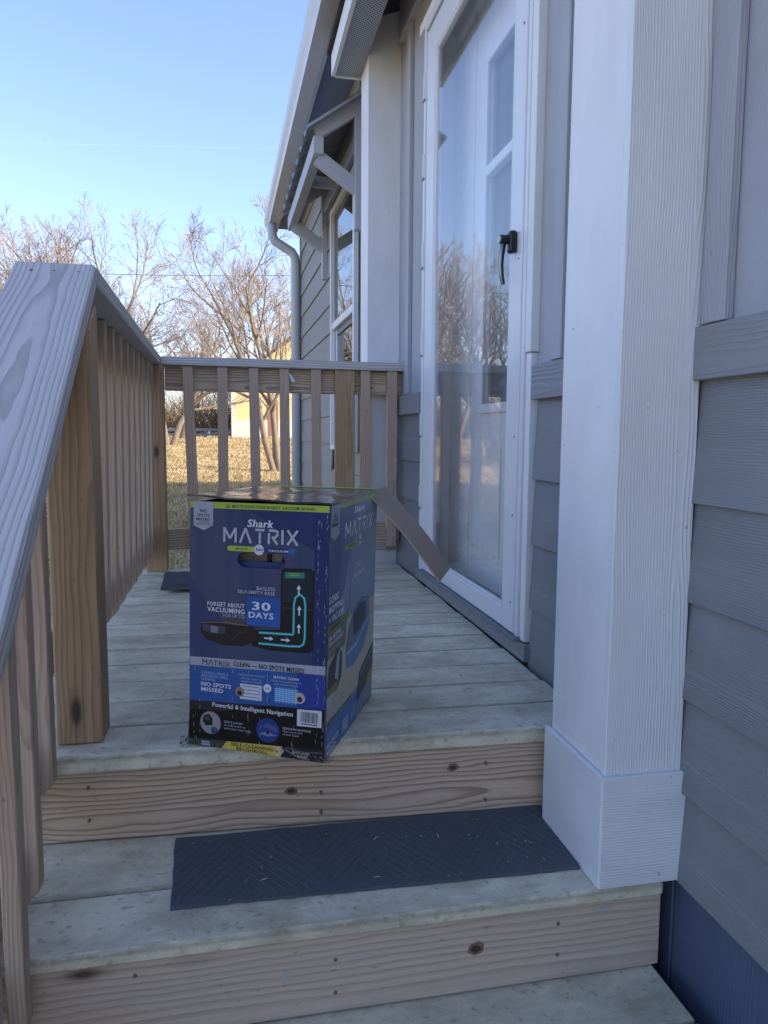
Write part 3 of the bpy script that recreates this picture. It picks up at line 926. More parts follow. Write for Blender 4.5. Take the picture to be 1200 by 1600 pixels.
for xt, xb, wd, _ in bals:
    baluster('baluster', (xt, 3.508, 0.932), (xb, 3.508, 0.066), wd, 0.038, rail, 'front')
bar('rail_post', (0.466, 3.4895, 0.0), (0.560, 3.5275, 0.931), pine_post, rail, 'z', 0.002)
bar('rail_foot_block', (0.47, 3.495, -0.2), (0.555, 3.527, -0.001), pine_post, rail, 'z', 0.002)
tg = mesh_obj('paper_tag', [(0.249, 3.486, 0.907), (0.256, 3.486, 0.909), (0.279, 3.478, 0.872), (0.262, 3.478, 0.868), (0.249, 3.4868, 0.907), (0.256, 3.4868, 0.909), (0.279, 3.4788, 0.872), (0.262, 3.4788, 0.868)],
              [(0, 1, 2, 3), (7, 6, 5, 4), (0, 4, 5, 1), (1, 5, 6, 2), (2, 6, 7, 3), (3, 7, 4, 0)], paper_mat)
tag(tg, 'small white paper tag hanging under the rear rail cap', 'tag')

# ------------------------------------------------------------------ left (side) railing along the deck
side = thing('side_railing', 'long wooden deck railing down the left side with close pickets', 'railing', (-0.37, 2.5, 0))


def railx(y):            # inner edge of the level cap
    return -0.278 - 0.0239 * (y - 1.654)


capc = lambda y: railx(y) - 0.077
beam('rail_cap', (capc(1.665), 1.665, 0.953), (capc(3.615), 3.615, 0.953), 0.154, 0.038, pine_cap, side, bev=0.003)
bar('rail_post', (-0.4005, 3.446, 0.001), (-0.3115, 3.534, 0.9335), pine_post, side, 'z', 0.003)
bmn = bmesh.new()
nz0, nz1 = 0.975 - 0.683 * (1.667 - 1.524) - 0.053, 0.975 - 0.683 * (1.667 - 1.612) - 0.053
nc = Vector((-0.3155, 1.568, 0.45))
nv_ = [bmn.verts.new(Vector(q) - nc) for q in ((-0.3595, 1.524, .001), (-0.2715, 1.524, .001), (-0.2715, 1.612, .001), (-0.3595, 1.612, .001), (-0.3595, 1.524, nz0), (-0.2715, 1.524, nz0), (-0.2715, 1.612, nz1), (-0.3595, 1.612, nz1))]
for q in ((3, 2, 1, 0), (4, 5, 6, 7), (0, 1, 5, 4), (1, 2, 6, 5), (2, 3, 7, 6), (3, 0, 4, 7)): bmn.faces.new([nv_[i] for i in q])
bmesh.ops.bevel(bmn, geom=bmn.edges[:], offset=0.003, segments=1, affect='EDGES')
bmesh.ops.transform(bmn, matrix=AX['z'].inverted().to_4x4(), verts=bmn.verts)
men = bpy.data.meshes.new('rail_post'); bmn.to_mesh(men); bmn.free(); men.materials.append(pine_post)
put(bpy.data.objects.new('rail_post', men), Matrix.Translation(nc) @ AX['z'].to_4x4(), side)
n_b = 12
for i in range(n_b):
    y = 1.71 + i * (3.36 - 1.71) / (n_b - 1)
    xr = -0.352 - 0.006 * (y - 1.7) / 1.6
    baluster('baluster', (xr - 0.019 + 0.012, y, 0.932), (xr - 0.019, y + hrnd.uniform(-.004, .004), 0.058 + hrnd.uniform(-.006, .006)), 0.038, 0.040, side, 'inner')
beam('rail_board', (-0.412, 1.62, 0.872), (-0.420, 3.44, 0.872), 0.034, 0.106, pine_riser, side, bev=0.002)
beam('rail_board', (-0.412, 1.62, 0.150), (-0.420, 3.44, 0.150), 0.034, 0.096, pine_riser, side, bev=0.002)
for (px_, py_) in ((-0.40, 3.49), (-0.36, 1.57)):
    bar('post_leg', (px_ - 0.035, py_ - 0.035, GZ), (px_ + 0.035, py_ + 0.035, -0.04), pine_post, side, 'z', 0.002)

# ------------------------------------------------------------------ stair railing (left foreground)
stair = thing('stair_railing', 'sloping silvery wooden stair rail with bare pine pickets in the left foreground', 'railing', (-0.35, 0.9, GZ))
slope = (0.975 - 0.413) / (1.667 - 0.844)
sy0 = 0.20


def stop(y): return 0.974 - slope * (1.663 - y)


def sinx(y): return -0.279 + 0.0365 * (1.663 - y)


# a plank with a plumb cut at the top where it butts the level cap
cw, ct = 0.154, 0.040
yt, yb_ = 1.663, sy0
n_s = 10
Vc = []
for i in range(n_s + 1):
    y = yb_ + (yt - yb_) * i / n_s
    xi = sinx(y)
    for (dx, dz) in ((-cw, 0), (-0.004, 0), (0, -0.004), (0, -ct / math.cos(math.atan(slope)) + 0.003), (-0.004, -ct / math.cos(math.atan(slope))), (-cw, -ct / math.cos(math.atan(slope)))):
        Vc.append((xi + dx, y, stop(y) + dz))
Fc = []
for i in range(n_s):
    for k in range(6):
        k2 = (k + 1) % 6
        Fc.append((i * 6 + k, i * 6 + k2, (i + 1) * 6 + k2, (i + 1) * 6 + k))
Fc.append((5, 4, 3, 2, 1, 0)); Fc.append(tuple(n_s * 6 + k for k in range(6)))
# local frame: X along the slope
cen = Vector((sinx(0.93) - cw / 2, 0.93, stop(0.93) - ct / 2))
xa = Vector((-0.0365, 1, slope)).normalized()
za = Vector((0, -slope, 1)).normalized()
za = (za - xa * za.dot(xa)).normalized()
Mc = Matrix.Translation(cen) @ Matrix((xa, za.cross(xa), za)).transposed().to_4x4()
Mi = Mc.inverted()
me = bpy.data.meshes.new('rail_cap')
me.from_pydata([tuple(Mi @ Vector(v)) for v in Vc], [], Fc)
me.materials.append(pine_cap)
bm = bmesh.new(); bm.from_mesh(me); bmesh.ops.recalc_face_normals(bm, faces=bm.faces); bm.to_mesh(me); bm.free()
put(bpy.data.objects.new('rail_cap', me), Mc, stair)
for dx in (0.030, 0.075, 0.118):
    V, F = tube_geo([(sinx(1.63) - dx, 1.63 + 0.003 * math.sin(dx * 90), stop(1.63) + 0.0008), (sinx(1.63) - dx, 1.63, stop(1.63) - 0.01)], [0.0028, 0.0028], 7)
    mesh_obj('nail_head', V, F, rust, stair)
# pickets: position of the right face, foot height
pk = [(-0.345, 1.440, -0.060), (-0.336, 1.285, -0.175), (-0.323, 1.135, -0.31), (-0.318, 0.985, -0.43), (-0.312, 0.835, -0.52)]
for xr, y, zf in pk:
    wd = 0.027
    baluster('baluster', (xr - wd / 2, y, stop(y) - 0.075), (xr - wd / 2, y, zf), wd, 0.036, stair, 'inner')
beam('rail_board', (-0.405, 1.50, stop(1.50) - 0.105), (-0.375, 0.25, stop(0.25) - 0.105), 0.036, 0.09, pine_riser, stair)
beam('rail_board', (-0.405, 1.46, 0.03), (-0.385, 0.72, 0.03 - slope * 0.74), 0.036, 0.09, pine_riser, stair)
bar('rail_post', (-0.50, 0.16, GZ), (-0.412, 0.248, stop(0.2) - 0.06), pine_post, stair, 'z', 0.003)

# ------------------------------------------------------------------ mats
def rib_mat(name, corners, thick, label, ribs=True):
    """corners FL FR BR BL (x,y); raised ribs in a chevron layout"""
    t = thing(name, label, 'mat', tuple(np.mean([c for c in corners], axis=0)))
    FL, FR, BR, BL = [Vector(c) for c in corners]
    nu, nv = 40, 10
    r = random.Random(8)
    V = []
    for lay in (1, 0):
        for j in range(nv + 1):
            for i in range(nu + 1):
                u, v = i / nu, j / nv
                p = (FL * (1 - u) + FR * u) * (1 - v) + (BL * (1 - u) + BR * u) * v
                ed = 0.0 if 0 < i < nu and 0 < j < nv else r.uniform(-0.0015, 0.0015)
                V.append((p.x + ed, p.y + ed, p.z + (thick if lay else 0.0004)))
    F = []
    n1 = nu + 1
    off = n1 * (nv + 1)
    for j in range(nv):
        for i in range(nu):
            F.append((j * n1 + i, j * n1 + i + 1, (j + 1) * n1 + i + 1, (j + 1) * n1 + i))
    rim = [i for i in range(n1)] + [j * n1 + nu for j in range(1, nv + 1)] + [nv * n1 + i for i in range(nu - 1, -1, -1)] + [j * n1 for j in range(nv - 1, 0, -1)]
    for a, b in zip(rim, rim[1:] + rim[:1]):
        F.append((a, off + a, off + b, b))
    mesh_obj('mat_base', V, F, carpet, t)
    if ribs:
        V, F = [], []
        L = (FR - FL).length
        D = (BL - FL).length
        nblk = 6
        for blk in range(nblk):
            sgn = 1 if blk % 2 == 0 else -1
            u0, u1 = (blk + 0.02) / nblk, (blk + 0.98) / nblk
            for q in range(-7, 13):
                # diagonal rib line in block space, clipped
                seg = []
                for s_ in np.linspace(0, 1, 13):
                    uu = s_
                    vv = (q / 8.0) + (s_ if sgn > 0 else 1 - s_) * 0.75 - 0.1
                    if 0.04 < vv < 0.96: seg.append((u0 + (u1 - u0) * uu, vv))
                if len(seg) < 2: continue
                pts = []
                for u, v in seg:
                    p = (FL * (1 - u) + FR * u) * (1 - v) + (BL * (1 - u) + BR * u) * v
                    pts.append((p.x, p.y, p.z + thick))
                b0 = len(V)
                hw = 0.0042
                for k, p in enumerate(pts):
                    V += [(p[0], p[1] - hw, p[2] - 0.001), (p[0], p[1] - hw * 0.4, p[2] + 0.0015), (p[0], p[1] + hw * 0.4, p[2] + 0.0015), (p[0], p[1] + hw, p[2] - 0.001)]
                for k in range(len(pts) - 1):
                    for m_ in range(3):
                        a = b0 + k * 4 + m_
                        F.append((a, a + 4, a + 5, a + 1))
        o = mesh_obj('mat_ribs', V, F, carpet, t)
        o['kind'] = 'stuff'
    return t


rib_mat('door_mat', [(-0.1192, 1.2327, -0.1865), (0.625, 1.2125, -0.1865), (0.649, 1.4475, -0.1865), (-0.1293, 1.4560, -0.1865)], 0.006, 'charcoal blue ribbed mat lying on the step below the box')
fm = rib_mat('floor_mat', [(-0.300, 3.03, 0.002), (0.02, 3.03, 0.002), (0.03, 3.36, 0.002), (-0.315, 3.37, 0.002)], 0.012, 'dark blue folded mat on the deck behind the box', ribs=False)
for (a, b, z0, z1) in (((-0.268, 2.965), (0.03, 3.20), 0.0145, 0.027), ((-0.262, 2.975), (0.03, 3.19), 0.0275, 0.040)):
    mesh_obj('mat_fold', [(a[0], a[1], z0), (b[0], a[1] + .01, z0), (b[0], b[1], z0), (a[0] + .015, b[1], z0), (a[0] + .004, a[1] + .004, z1), (b[0], a[1] + .014, z1), (b[0], b[1], z1), (a[0] + .02, b[1], z1)],
             [(3, 2, 1, 0), (4, 5, 6, 7), (0, 1, 5, 4), (1, 2, 6, 5), (2, 3, 7, 6), (3, 0, 4, 7)], carpet, fm)

# ------------------------------------------------------------------ the carton
BL_, BR_, KR_ = Vector((-0.0994, 1.4856, 0.0015)), Vector((0.1575, 1.3453, 0.0015)), Vector((0.3128, 1.691, 0.0015))
UX = BR_ - BL_
UD = KR_ - BR_
UZ = Vector((0.0125, 0.0, 0.495))
NF = -Vector((UX.y, -UX.x, 0)).normalized()          # out of the front
if NF.y > 0: NF = -NF
NR = Vector((UD.y, -UD.x, 0)).normalized()           # out of the right side
if NR.x < 0: NR = -NR
W_, D_, H_ = UX.length, UD.length, 0.495


def P3(u, d, v, off=(0, 0, 0)):      # u across the front, d into depth, v down from the top
    return BL_ + UX * u + UD * d + UZ * (1 - v) + Vector(off)


carton = thing('cardboard_carton', 'dented dark blue printed robot vacuum carton standing at the deck edge', 'box', tuple(BL_ + UX * .5 + UD * .5))

_pm = {}


def ink(r, g, b, rough=0.38, corr=True):
    k = (r, g, b, rough)
    if k in _pm: return _pm[k]
    s = N('printed ink %d' % len(_pm))
    col = srgb(r, g, b)
    n = s.noise(s.co((1, 1, 0.15), 0), 60, 4, 0.6)
    c = s.mix(n, tuple(x * 0.85 for x in col[:3]) + (1,), tuple(min(1, x * 1.12) for x in col[:3]) + (1,))
    b_ = s.bump(s.noise(s.co((1, 1, 0.05), 0), 160, 2, 0.5), 0.25, 0.001)
    b_ = s.bump(s.noise(s.co((1, 1, 1), 0), 12, 3, 0.5), 0.25, 0.004, b_)
    _pm[k] = s.fin(c, rough, b_, 0.4)
    return _pm[k]


def front_navy():
    s = N('navy printed front')
    n = s.noise(s.co((1, 1, 0.10), 0), 22, 3, 0.6)
    c = s.mix(s.ramp(n, [(0.35, 0.0), (0.7, 1.0)]), srgb(42, 62, 102), srgb(66, 78, 108))
    st = s.noise(s.co((1, 1, 0.04), 0), 260, 3, 0.7)
    sc = s.ramp(st, [(0.70, 0.0), (0.78, 1.0)])
    c = s.mix(s.math('MULTIPLY', sc, 0.25), c, srgb(150, 150, 170))
    b_ = s.bump(s.noise(s.co((1, 1, 0.03), 0), 150, 2, 0.5), 0.3, 0.001)
    b_ = s.bump(s.noise(s.co((1, 1, 1), 0), 9, 3, 0.5), 0.3, 0.005, b_)
    return s.fin(c, 0.36, b_, 0.4)


navy = front_navy()


def slab(name, quad, nrm, t_, mat, parent):
    q = [Vector(p) for p in quad]
    n = Vector(nrm) * t_
    V = [tuple(p) for p in q] + [tuple(p - n) for p in q]
    return mesh_obj(name, V, [(0, 1, 2, 3), (7, 6, 5, 4), (0, 4, 5, 1), (1, 5, 6, 2), (2, 6, 7, 3), (3, 7, 4, 0)], mat, parent)


# front panel with a real hand hole
def slot(u0, u1, v0, v1, n=8):
    ru = (v1 - v0) / 2 * H_ / W_
    out = []
    cv = (v0 + v1) / 2
    for k in range(n + 1):
        a = math.pi / 2 + math.pi * k / n
        out.append((u0 + ru + ru * math.cos(a), cv - (v1 - v0) / 2 * math.sin(a)))
    for k in range(n + 1):
        a = -math.pi / 2 + math.pi * k / n
        out.append((u1 - ru + ru * math.cos(a), cv - (v1 - v0) / 2 * math.sin(a)))
    return out


rj = random.Random(21)
outer = [(0, 0.004), (0.25, 0.002), (0.5, 0.004), (0.75, 0.006), (0.985, 0.004), (1, 0.02)] + [(1.0 + rj.uniform(-0.004, 0.002), v) for v in (0.15, 0.3, 0.45, 0.6, 0.75, 0.88)] + [(1.0, 0.965), (0.95, 1.0), (0.7, 0.998), (0.45, 0.995), (0.2, 0.999), (0.03, 0.996), (-0.012, 0.97)] + [(-0.002 + rj.uniform(-0.004, 0.004), v) for v in (0.85, 0.7, 0.55, 0.4, 0.25, 0.1)]
inner = slot(0.355, 0.698, 0.196, 0.254)
bm = bmesh.new()
edges = []
for loop in (outer, inner):
    vs = [bm.verts.new(P3(u, 0, v)) for u, v in loop]
    edges += [bm.edges.new((a, b)) for a, b in zip(vs, vs[1:] + vs[:1])]
bmesh.ops.triangle_fill(bm, use_beauty=True, edges=edges)
bmesh.ops.recalc_face_normals(bm, faces=bm.faces)
for f in bm.faces:
    if f.normal.dot(NF) < 0: f.normal_flip()
ext = bmesh.ops.solidify(bm, geom=bm.faces[:], thickness=0.004)
me = bpy.data.meshes.new('front_panel')
bm.to_mesh(me); bm.free()
cfp = P3(.5, 0, .5)
me.transform(Matrix.Translation(-cfp))
me.materials.append(navy)
fp = put(bpy.data.objects.new('front_panel', me), Matrix.Translation(cfp), carton)
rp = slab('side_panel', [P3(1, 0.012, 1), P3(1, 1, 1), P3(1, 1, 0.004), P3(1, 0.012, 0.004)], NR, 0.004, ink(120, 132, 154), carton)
slab('side_panel', [P3(0, 1, 1), P3(0, .012, 1), P3(0, .012, 0.01), P3(0, 1, 0.01)], -NR, 0.004, ink(34, 40, 84), carton)
slab('back_panel', [P3(.985, 1, 1), P3(.015, 1, 1), P3(.015, 1, 0.01), P3(.985, 1, 0.01)], -NF, 0.004, kraft, carton)
slab('bottom_flap', [P3(.02, .02, 0.999), P3(.02, .98, 0.999), P3(.98, .98, 0.999), P3(.98, .02, .999)], (0, 0, -1), 0.003, kraft, carton)
# inner packaging seen through the hand hole
slab('inner_packaging', [P3(.06, .10, .97), P3(.94, .10, .97), P3(.94, .10, .06), P3(.06, .10, .06)], NF, 0.01, kraft, carton)
slab('hand_hole_flap', [P3(.33, .022, .27), P3(.72, .022, .27), P3(.72, .040, .234), P3(.33, .030, .234)], NF, 0.003, ink(48, 60, 108), carton)
slab('dark_gap_strip', [P3(.525, .085, .3), P3(.555, .085, .3), P3(.555, .085, .1), P3(.525, .085, .1)], NF, 0.004, ink(20, 18, 18), carton)  # dark strips stand in for shaded gaps in the packaging
slab('dark_gap_strip', [P3(.635, .085, .3), P3(.66, .085, .3), P3(.66, .085, .1), P3(.635, .085, .1)], NF, 0.004, ink(20, 18, 18), carton)

# lid: two closed flaps, slightly sprung at the front left, taped
lidm = N('dark printed lid under clear tape')
ln = lidm.noise(lidm.co((1, 1, 1), 0), 9, 4, 0.6)
lidm.fin(lidm.mix(ln, srgb(44, 44, 48), srgb(84, 80, 76)), 0.12, lidm.bump(lidm.noise(lidm.co((1, 1, 1), 0), 14, 3, 0.5), 0.5, 0.006), 0.6)
nu, nv = 14, 10
V, F = [], []
for lay in (0, 1):
    for j in range(nv + 1):
        for i in range(nu + 1):
            u, d = -0.02 + 1.035 * i / nu, -0.006 + 1.016 * j / nv
            lift = 0.008 * (1 - i / nu) ** 1.5 * (1 - j / nv) ** 1.2 + 0.0010 * math.sin(i * 1.1) * math.cos(j * .9) - 0.006 * math.exp(-((d - .45) ** 2) / 0.02) * 0.6
            p = P3(u, d, 0)
            V.append((p.x, p.y, p.z + 0.004 + lift - lay * 0.0035))
n1 = nu + 1
off = n1 * (nv + 1)
for j in range(nv):
    for i in range(nu):
        a = j * n1 + i
        F.append((a, a + 1, a + n1 + 1, a + n1))
        F.append((off + a, off + a + n1, off + a + n1 + 1, off + a + 1))
rim = [i for i in range(n1)] + [j * n1 + nu for j in range(1, nv + 1)] + [nv * n1 + i for i in range(nu - 1, -1, -1)] + [j * n1 for j in range(nv - 1, 0, -1)]
for a, b in zip(rim, rim[1:] + rim[:1]): F.append((a, off + a, off + b, b))
lid = mesh_obj('lid_flap', V, F, lidm.m, carton, smooth=False)
for (d0, d1, u0, u1) in ((0.94, 0.995, -0.01, 1.0),):
    q = [P3(u0, d0, -0.012), P3(u1, d0, -0.012), P3(u1, d1, -0.012), P3(u0, d1, -0.012)]
    slab('printed_band', q, (0, 0, 1), 0.001, ink(168, 186, 84), lid)
# open flap hanging off the back right corner
fa, fb = Vector((0.296, 1.655, 0.496)), Vector((0.466, 1.640, 0.286))
wdir = Vector((0.4098, 0.9122, 0)) * 0.19
fdir = (fb - fa)
nrm = fdir.cross(wdir).normalized()
if nrm.z < 0: nrm = -nrm
V, F = [], []
nseg = 8
for i in range(nseg + 1):
    s_ = i / nseg
    bow = 0.006 * math.sin(math.pi * s_)
    trim = 0.012 if i in (0, nseg) else 0
    a = fa + fdir * s_ + nrm * bow
    b = a + wdir * (1 - (0.10 if i == nseg else 0))
    for p in (a, b):
        V.append(tuple(p)); V.append(tuple(p - nrm * 0.0045))
for i in range(nseg):
    a, b = 4 * i, 4 * i + 4
    F += [(a, b, b + 2, a + 2), (a + 1, a + 3, b + 3, b + 1), (a, a + 1, b + 1, b), (a + 2, b + 2, b + 3, a + 3)]
F += [(0, 2, 3, 1), (4 * nseg, 4 * nseg + 1, 4 * nseg + 3, 4 * nseg + 2)]
of = mesh_obj('open_flap', V, F, kraft, carton)
ep = [fa + fdir * (i / 8) + nrm * (0.006 * math.sin(math.pi * i / 8) - 0.0022) for i in range(9)]
side_n = -wdir.normalized()
EV, EF = [], []
for p_ in ep:
    EV += [tuple(p_ + side_n * 0.0006 + nrm * 0.0012), tuple(p_ + side_n * 0.0006 - nrm * 0.0012)]
for i in range(8): EF.append((2 * i, 2 * i + 1, 2 * i + 3, 2 * i + 2))
mesh_obj('flap_edge', EV, EF, kraft_edge, of)
of['label'] = 'brown inside of a long flap hanging open to the right'

# -------- flat print: lettering and shapes on the two visible faces
dg = bpy.context.evaluated_depsgraph_get


def lay_front(u, v, k): return P3(u, 0, v) + NF * (0.0004 * k)


def lay_side(u, v, k): return P3(1, u, v) + NR * (0.0004 * k)


def poly(face, pts, col, k=1, parent=None, name='printed_shape'):
    m = col if not isinstance(col, tuple) else ink(*col)
    V = [tuple(face(u, v, k)) for u, v in pts]
    n = len(V)
    o = mesh_obj(name, V, [tuple(range(n))], m, parent)
    nn = NF if face is lay_front else NR
    if o.data.polygons[0].normal.dot(nn) < 0: o.data.flip_normals()
    return o


def rect(face, u0, v0, u1, v1, col, k=1, parent=None, name='printed_shape'):
    return poly(face, [(u0, v0), (u1, v0), (u1, v1), (u0, v1)], col, k, parent, name)


def disc(face, u, v, r, col, k=2, parent=None, name='printed_picture', n=24, sx=1.0):
    wd = W_ if face is lay_front else D_
    return poly(face, [(u + r * sx / wd * math.cos(2 * math.pi * i / n), v + r / H_ * math.sin(2 * math.pi * i / n)) for i in range(n)], col, k, parent, name)


def stroke(face, pts, wm, col, k=3, parent=None, name='printed_line'):
    """polyline of width wm metres"""
    wd = W_ if face is lay_front else D_
    q = [Vector((u * wd, -v * H_)) for u, v in pts]
    L, Rr = [], []
    for i in range(len(q)):
        t_ = (q[min(i + 1, len(q) - 1)] - q[max(i - 1, 0)]).normalized()
        nn = Vector((-t_.y, t_.x)) * wm / 2
        L.append(q[i] + nn); Rr.append(q[i] - nn)
    V = [tuple(face(p.x / wd, -p.y / H_, k)) for p in L + Rr]
    n = len(q)
    F = [(i, i + 1, n + i + 1, n + i) for i in range(n - 1)]
    return mesh_obj(name, V, F, col if not isinstance(col, tuple) else ink(*col), parent)


def text(face, s, u0, u1, vb, vt, col, bold=0.0, shear=0.0, k=3, parent=None, name='lettering', align='L'):
    """text fitted into the rectangle u0..u1, base line vb, cap line vt"""
    cu = bpy.data.curves.new('t', 'FONT')
    cu.body = s
    cu.size = 1.0
    cu.offset = min(bold, 0.010)
    cu.shear = shear
    cu.resolution_u = 2
    cu.space_character = 1.08 if bold else 1.04
    ob = bpy.data.objects.new('t', cu)
    C.objects.link(ob)
    me = bpy.data.meshes.new_from_object(ob.evaluated_get(dg()))
    bpy.data.objects.remove(ob); bpy.data.curves.remove(cu)
    n = len(me.vertices)
    if n == 0: return
    co = np.empty(n * 3); me.vertices.foreach_get('co', co)
    co = co.reshape(-1, 3)
    x0, x1 = co[:, 0].min(), co[:, 0].max()
    cap = 0.70
    fx = (u1 - u0) / (x1 - x0)
    uu = u0 + (co[:, 0] - x0) * fx
    vv = vb - co[:, 1] / cap * (vb - vt)
    W3 = np.array([tuple(face(a, b, k)) for a, b in zip(uu, vv)])
    c = W3.mean(0)
    if bold > 0.012:                       # heavier weight: the same outlines struck again a hair to each side
        polys = [tuple(q.vertices) for q in me.polygons]
        step = Vector(face(u0 + bold * 0.9 * fx, vb, k)) - Vector(face(u0, vb, k))
        lift = (Vector(face(u0, vb, k + 0.15)) - Vector(face(u0, vb, k)))
        allv, allf = [], []
        for j_, f_k in enumerate((-0.5, 0.0, 0.5)):
            o_ = len(allv)
            allv += [tuple(Vector(p_) - Vector(c) + step * f_k + lift * j_) for p_ in W3]
            allf += [tuple(i_ + o_ for i_ in q_) for q_ in polys]
        me.clear_geometry()
        me.from_pydata(allv, [], allf)
        me.update()
        me.materials.clear()
        me.materials.append(col if not isinstance(col, tuple) else ink(*col))
        me.name = name
        return put(bpy.data.objects.new(name, me), Matrix.Translation(c.tolist()), parent)
    me.vertices.foreach_set('co', (W3 - c).reshape(-1))
    me.update()
    me.materials.clear()
    me.materials.append(col if not isinstance(col, tuple) else ink(*col))
    me.name = name
    o = bpy.data.objects.new(name, me)
    return put(o, Matrix.Translation(c.tolist()), parent)


WHT, SIL, GRN, BLU, BLK, DRK = (222, 224, 234), (186, 188, 202), (172, 190, 78), (34, 72, 160), (10, 10, 14), (26, 26, 38)
f_ = lay_front
# background tints
poly(f_, [(0.0, 0.30), (0.0, 0.60), (0.36, 0.56)], (48, 62, 108), 0.6, fp)
poly(f_, [(0.42, 0.02), (0.995, 0.02), (0.995, 0.20), (0.60, 0.09)], (36, 54, 100), 0.6, fp)
rect(f_, 0.90, 0.02, 0.997, 0.62, (32, 48, 98), 0.8, fp)
# top band and tag
rect(f_, 0.0, 0.003, 0.998, 0.028, GRN, 1, fp, 'printed_band')
text(f_, '#1 MULTI-FUNCTION ROBOT VACUUM BRAND', 0.27, 0.90, 0.0225, 0.0115, (60, 72, 40), 0.02, k=2, parent=fp)
poly(f_, [(0.025, 0.003), (0.172, 0.003), (0.172, 0.095), (0.104, 0.117), (0.025, 0.099)], (168, 172, 188), 2, fp, 'printed_tag')
for s, v, h_, a, b in (('NO', 0.046, 0.016, 0.075, 0.122), ('SPOTS', 0.062, 0.012, 0.052, 0.147), ('MISSED', 0.0775, 0.012, 0.045, 0.152)):
    text(f_, s, a, b, v, v - h_ * 0.85, (40, 44, 60), 0.03, k=3, parent=fp)
text(f_, 'CLEANS IN', 0.058, 0.14, 0.0855, 0.0805, (70, 74, 90), 0.01, k=3, parent=fp)
text(f_, 'PRECISION GRID', 0.042, 0.158, 0.0945, 0.0888, (70, 74, 90), 0.01, k=3, parent=fp)
# name
text(f_, 'Shark', 0.427, 0.612, 0.0945, 0.0655, WHT, 0.045, 0.18, 3, fp, 'logo')


def letters(face, u0, u1, vb, vt, col, wm, parent, ):
    """MATRIX drawn in strokes: open A without a cross bar"""
    wd = (u1 - u0)
    g = wd / 6.0
    cells = [(u0 + i * g * 1.0, u0 + (i + 1) * g) for i in range(6)]
    wid = [1.25, 1.2, 1.05, 1.0, 0.42, 1.1]
    tot = sum(wid)
    x = u0
    for ch, ww_ in zip('MATRIX', wid):
        a = x + 0.17 * wd / 6
        b = x + ww_ * wd / tot - 0.17 * wd / 6 if ch != 'I' else x + ww_ * wd / tot - 0.17 * wd / 6
        m_ = (a + b) / 2
        x += ww_ * wd / tot
        h_ = vb - vt
        if ch == 'M': L = [[(a, vb), (a, vt)], [(a, vt), (m_, vb - h_ * .25)], [(m_, vb - h_ * .25), (b, vt)], [(b, vt), (b, vb)]]
        elif ch == 'A': L = [[(a, vb), (m_, vt)], [(m_, vt), (b, vb)]]
        elif ch == 'T': L = [[(a, vt + .004), (b, vt + .004)], [(m_, vt + .014), (m_, vb)]]
        elif ch == 'R': L = [[(a, vt + .014), (a, vb)], [(a, vt + .004), (b - .02, vt + .004), (b, vt + h_ * .14), (b, vt + h_ * .38), (b - .02, vt + h_ * .55), (a + .02, vt + h_ * .55)], [(m_, vt + h_ * .58), (b, vb)]]
        elif ch == 'I': L = [[(m_, vt), (m_, vb)]]
        else: L = [[(a, vt), (b, vb)], [(b, vt), (a, vb)]]
        for j, l in enumerate(L):
            stroke(face, l, wm, col, 3 + 0.3 * j, parent, 'lettering')


letters(f_, 0.242, 0.800, 0.158, 0.101, SIL, 0.0048, fp)
# pill
poly(f_, slot(0.278, 0.765, 0.172, 0.1925), GRN, 1.2, fp, 'printed_band')
poly(f_, [(0.56, 0.172), (0.745, 0.172), (0.762, 0.177), (0.765, 0.183), (0.762, 0.188), (0.745, 0.1925), (0.56, 0.1925)], (36, 96, 176), 1.8, fp, 'printed_band')
rect(f_, 0.53, 0.172, 0.72, 0.1925, (34, 56, 116), 2.2, fp, 'printed_band')
disc(f_, 0.512, 0.1825, 0.0105, (208, 212, 226), 2.6, fp, 'printed_shape')
text(f_, '2in1', 0.487, 0.540, 0.186, 0.174, (36, 44, 88), 0.03, k=4, parent=fp)
text(f_, 'M O P', 0.345, 0.43, 0.186, 0.179, (50, 66, 40), 0.03, k=3, parent=fp)
text(f_, 'VACUUM', 0.58, 0.72, 0.187, 0.179, WHT, 0.03, k=4, parent=fp)
# middle picture
text(f_, 'BAGLESS', 0.500, 0.632, 0.340, 0.326, SIL, 0.012, k=3, parent=fp)
text(f_, 'SELF-EMPTY BASE', 0.362, 0.632, 0.357, 0.344, SIL, 0.012, k=3, parent=fp)
text(f_, 'FORGET ABOUT', 0.135, 0.413, 0.4165, 0.400, WHT, 0.02, k=3, parent=fp)
text(f_, 'VACUUMING', 0.135, 0.413, 0.440, 0.4215, WHT, 0.045, k=3, parent=fp)
text(f_, 'FOR UP TO', 0.255, 0.413, 0.4575, 0.445, SIL, 0.0, k=3, parent=fp)
rect(f_, 0.430, 0.368, 0.675, 0.482, (32, 84, 160), 1.3, fp, 'printed_shape')
rect(f_, 0.430, 0.425, 0.675, 0.482, (36, 92, 172), 1.5, fp, 'printed_shape')
text(f_, '30', 0.470, 0.600, 0.419, 0.387, WHT, 0.04, k=3, parent=fp)
text(f_, 'DAYS', 0.445, 0.623, 0.451, 0.428, WHT, 0.03, k=3, parent=fp)
dock = [(0.672, 0.258), (0.690, 0.248), (0.880, 0.244), (0.905, 0.258), (0.908, 0.556), (0.880, 0.572), (0.60, 0.575), (0.47, 0.565), (0.47, 0.50), (0.672, 0.49)]
poly(f_, dock, (16, 18, 30), 1.8, fp, 'printed_picture')
poly(f_, [(0.682, 0.262), (0.895, 0.256), (0.897, 0.375), (0.685, 0.38)], (24, 42, 56), 2.1, fp, 'printed_picture')
